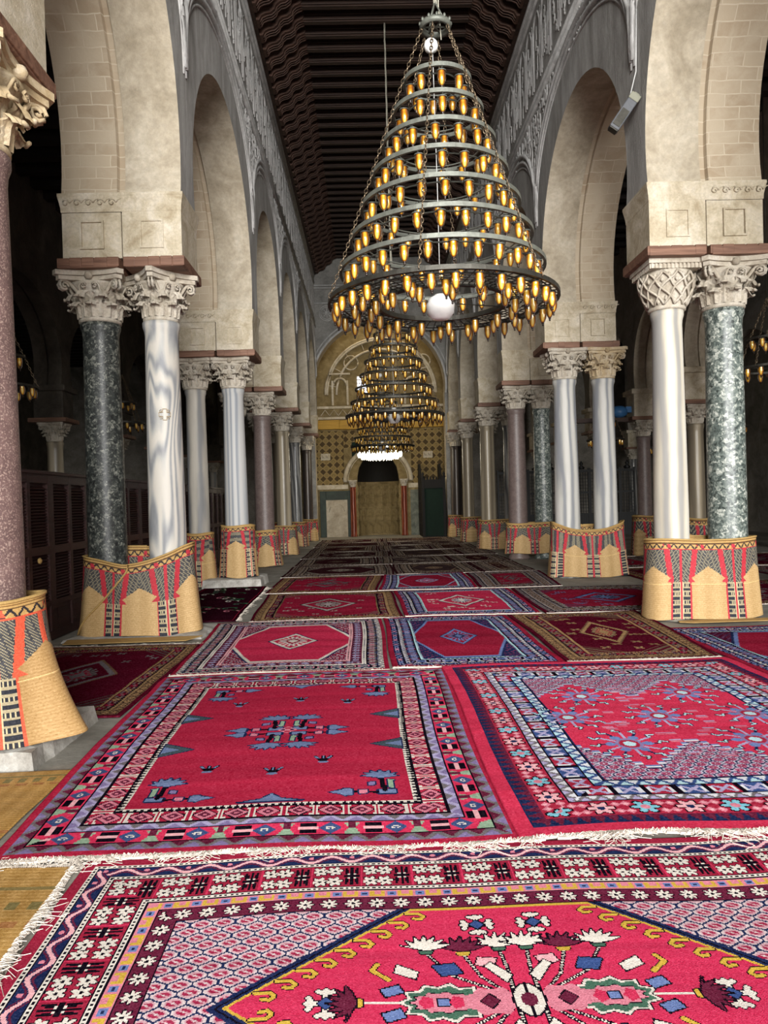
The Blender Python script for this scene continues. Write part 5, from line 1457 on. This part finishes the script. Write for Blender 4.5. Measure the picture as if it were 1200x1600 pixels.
tag(mb.build('painted_beam', YELW, bevel=.01), 'yellow painted beam across the wall above the tiles', 'beam')
# blind arcade, squinch arcs, lattice window
mb = MB()
for cx in (-1.15, 1.95):
    mb.b(cx-.36, cx-.28, QY-.1, QY, 5.65, 6.7); mb.b(cx+.28, cx+.36, QY-.1, QY, 5.65, 6.7)
    mb.tube([(cx-.28*math.cos(q), QY-.05, 6.5+.3*math.sin(q)) for q in [PI*e/12 for e in range(13)]], .05, 6); mb.b(cx-.45, cx+.45, QY-.1, QY, 6.95, 7.02)
    mb.tube([(cx+.5+.3*math.cos(q), QY-.05, 7.45+.3*math.sin(q)) for q in [2*PI*e/20 for e in range(21)]], .03, 5)
for rad_ in (1.9, 2.3, 2.38):
    mb.tube([(.6-rad_*math.cos(q), QY-.06, 6.1+rad_*math.sin(q)) for q in [PI*e/30 for e in range(31)]], .05, 6)
for k in range(9):
    q = PI*(k+.5)/9; mb.tube([(.6-1.9*math.cos(q), QY-.05, 6.1+1.9*math.sin(q)), (.6-2.3*math.cos(q), QY-.05, 6.1+2.3*math.sin(q))], .02, 4)
mb.build('trim_323', STONE, kind='structure')
mb = MB()
mb.b(-.42, .02, QY-.03, QY-.01, 6.1, 6.85, 0); 
for k in range(5): mb.b(-.42+k*.1, -.40+k*.1, QY-.06, QY-.02, 6.1, 6.85, 1)
for k in range(6): mb.b(-.42, .02, QY-.06, QY-.02, 6.1+k*.15, 6.13+k*.15, 1)
mb.build('window_1', [WINL, STONE], kind='structure')
mb = MB(); mb.b(-.72-.0, -.4, QY-.04, QY-.0, 3.45, 4.05); tag(mb.build('small_board', GREENC), 'small dark green board on the tiles left of the mihrab', 'board')
# small square plaques with script-like relief
for cx in (-1.85, 2.55):
    t = thing('inscribed_plaque', 'small white inscribed plaque on the tiles, %s of the mihrab' % ('left' if cx < 0 else 'right'), 'plaque', (cx, QY-.02, 3.45))
    m = MB(); m.b(-.2, .2, -.03, 0, -.14, .14); m.build('slab', STONE, t)
    m = MB()
    for k in range(6): m.tube([(-.15+k*.055, -.035, -.09), (-.14+k*.055, -.035, .07-.05*(k % 3)), (-.12+k*.055, -.035, -.04)], .008, 4)
    m.build('carved_script', IROND, t)

# minbar stair
t = thing('minbar', 'tall dark wooden minbar staircase right of the mihrab', 'pulpit', (2.55, 30.35, 0))
m = MB()
for s in (-.42, .42):
    m.add([(s-.04, -1.0, 0), (s-.04, 1.2, 0), (s-.04, 1.2, 3.0), (s-.04, .6, 3.0), (s-.04, -1.0, 1.2), (s+.04, -1.0, 0), (s+.04, 1.2, 0), (s+.04, 1.2, 3.0), (s+.04, .6, 3.0), (s+.04, -1.0, 1.2)],
          [(0, 1, 2, 3, 4), (9, 8, 7, 6, 5), (0, 4, 9, 5), (4, 3, 8, 9), (3, 2, 7, 8), (2, 1, 6, 7)])
    for k in range(5):
        for j in range(1+k):
            m.b(s-.055, s+.055, -.85+k*.4, -.55+k*.4, .15+j*.45, .5+j*.45)
m.build('side_panel', MINB, t)
for k in range(9):
    m = MB(); m.b(-.38, .38, -1.0+k*.2, -.8+k*.2, 0, .22+k*.22); m.build('stair_step', MINB, t)
for s in (-.42, .42):
    m = MB(); m.b(s-.05, s+.05, -1.1, -1.0, 0, 2.35); m.lathe([(.05, 0), (.07, .05), (.03, .1), (.06, .17), (.001, .26)], (s, -1.05, 2.35), 10, caps=False); m.build('post', MINB, t)
m = MB(); m.b(-.42, .42, -1.09, -1.02, 1.95, 2.3)
for k in range(7): m.lathe([(.03, 0), (.045, .04), (.001, .14)], (-.36+k*.12, -1.05, 2.3), 6, caps=False)
m.build('gate_crest', MINB, t)
m = MB(); m.b(-.37, .37, -1.04, -1.0, .05, 1.96); m.build('hanging_cloth', GREENC, t)

# carved wooden screen in the right aisle and behind it
def screen(label, x0, x1, y, H):
    t = thing('wooden_screen', label, 'screen', ((x0+x1)/2, y, 0)); W = x1-x0; n = int(W/.55)
    for k in range(n):
        xa = -W/2+k*W/n; xb = xa+W/n; m = MB()
        m.b(xa, xa+.05, -.04, .04, 0, H); m.b(xb-.05, xb, -.04, .04, 0, H)
        for z in (.05, .8, 1.6, H-.1): m.b(xa, xb, -.035, .035, z-.04, z+.04)
        m.b(xa, xb, -.01, .01, .05, .8)
        for j in range(5): m.b(xa+.05+j*(W/n-.1)/5, xa+.065+j*(W/n-.1)/5, -.02, .02, .8, H-.1)
        for z in np.arange(.9, H-.15, .12): m.b(xa, xb, -.015, .015, z, z+.015)
        m.lathe([(.1, 0), (.14, .06), (.04, .14), (.08, .2), (.001, .32)], ((xa+xb)/2, 0, H-.05), 8, caps=False)
        m.build('screen_panel', SCREEN, t)
screen('dark carved wooden screen with pointed finials deep in the right aisle', 4.7, 9.8, 27.0, 2.5)
m = MB(); m.lathe([(.001, .12), (.12, .1), (.2, .02), (.19, -.1), (.1, -.16), (.001, -.17)], (0, 0, 0), 14, caps=False); m.box((.25, 0, .02), (.2, .16, .14))
o = m.build('plastic_bundle', BLUEP); o.location = (6.0, 17.5, 3.47); tag(o, 'small blue bundle on the aisle tie beam between the right columns', 'bundle')
m = MB(); m.b(4.46, 6.3, 17.42, 17.58, 3.2, 3.3); m.b(4.46, 6.3, 13.2, 13.34, 3.2, 3.3) if False else None; m.build('trim_330', BEAM, kind='structure')
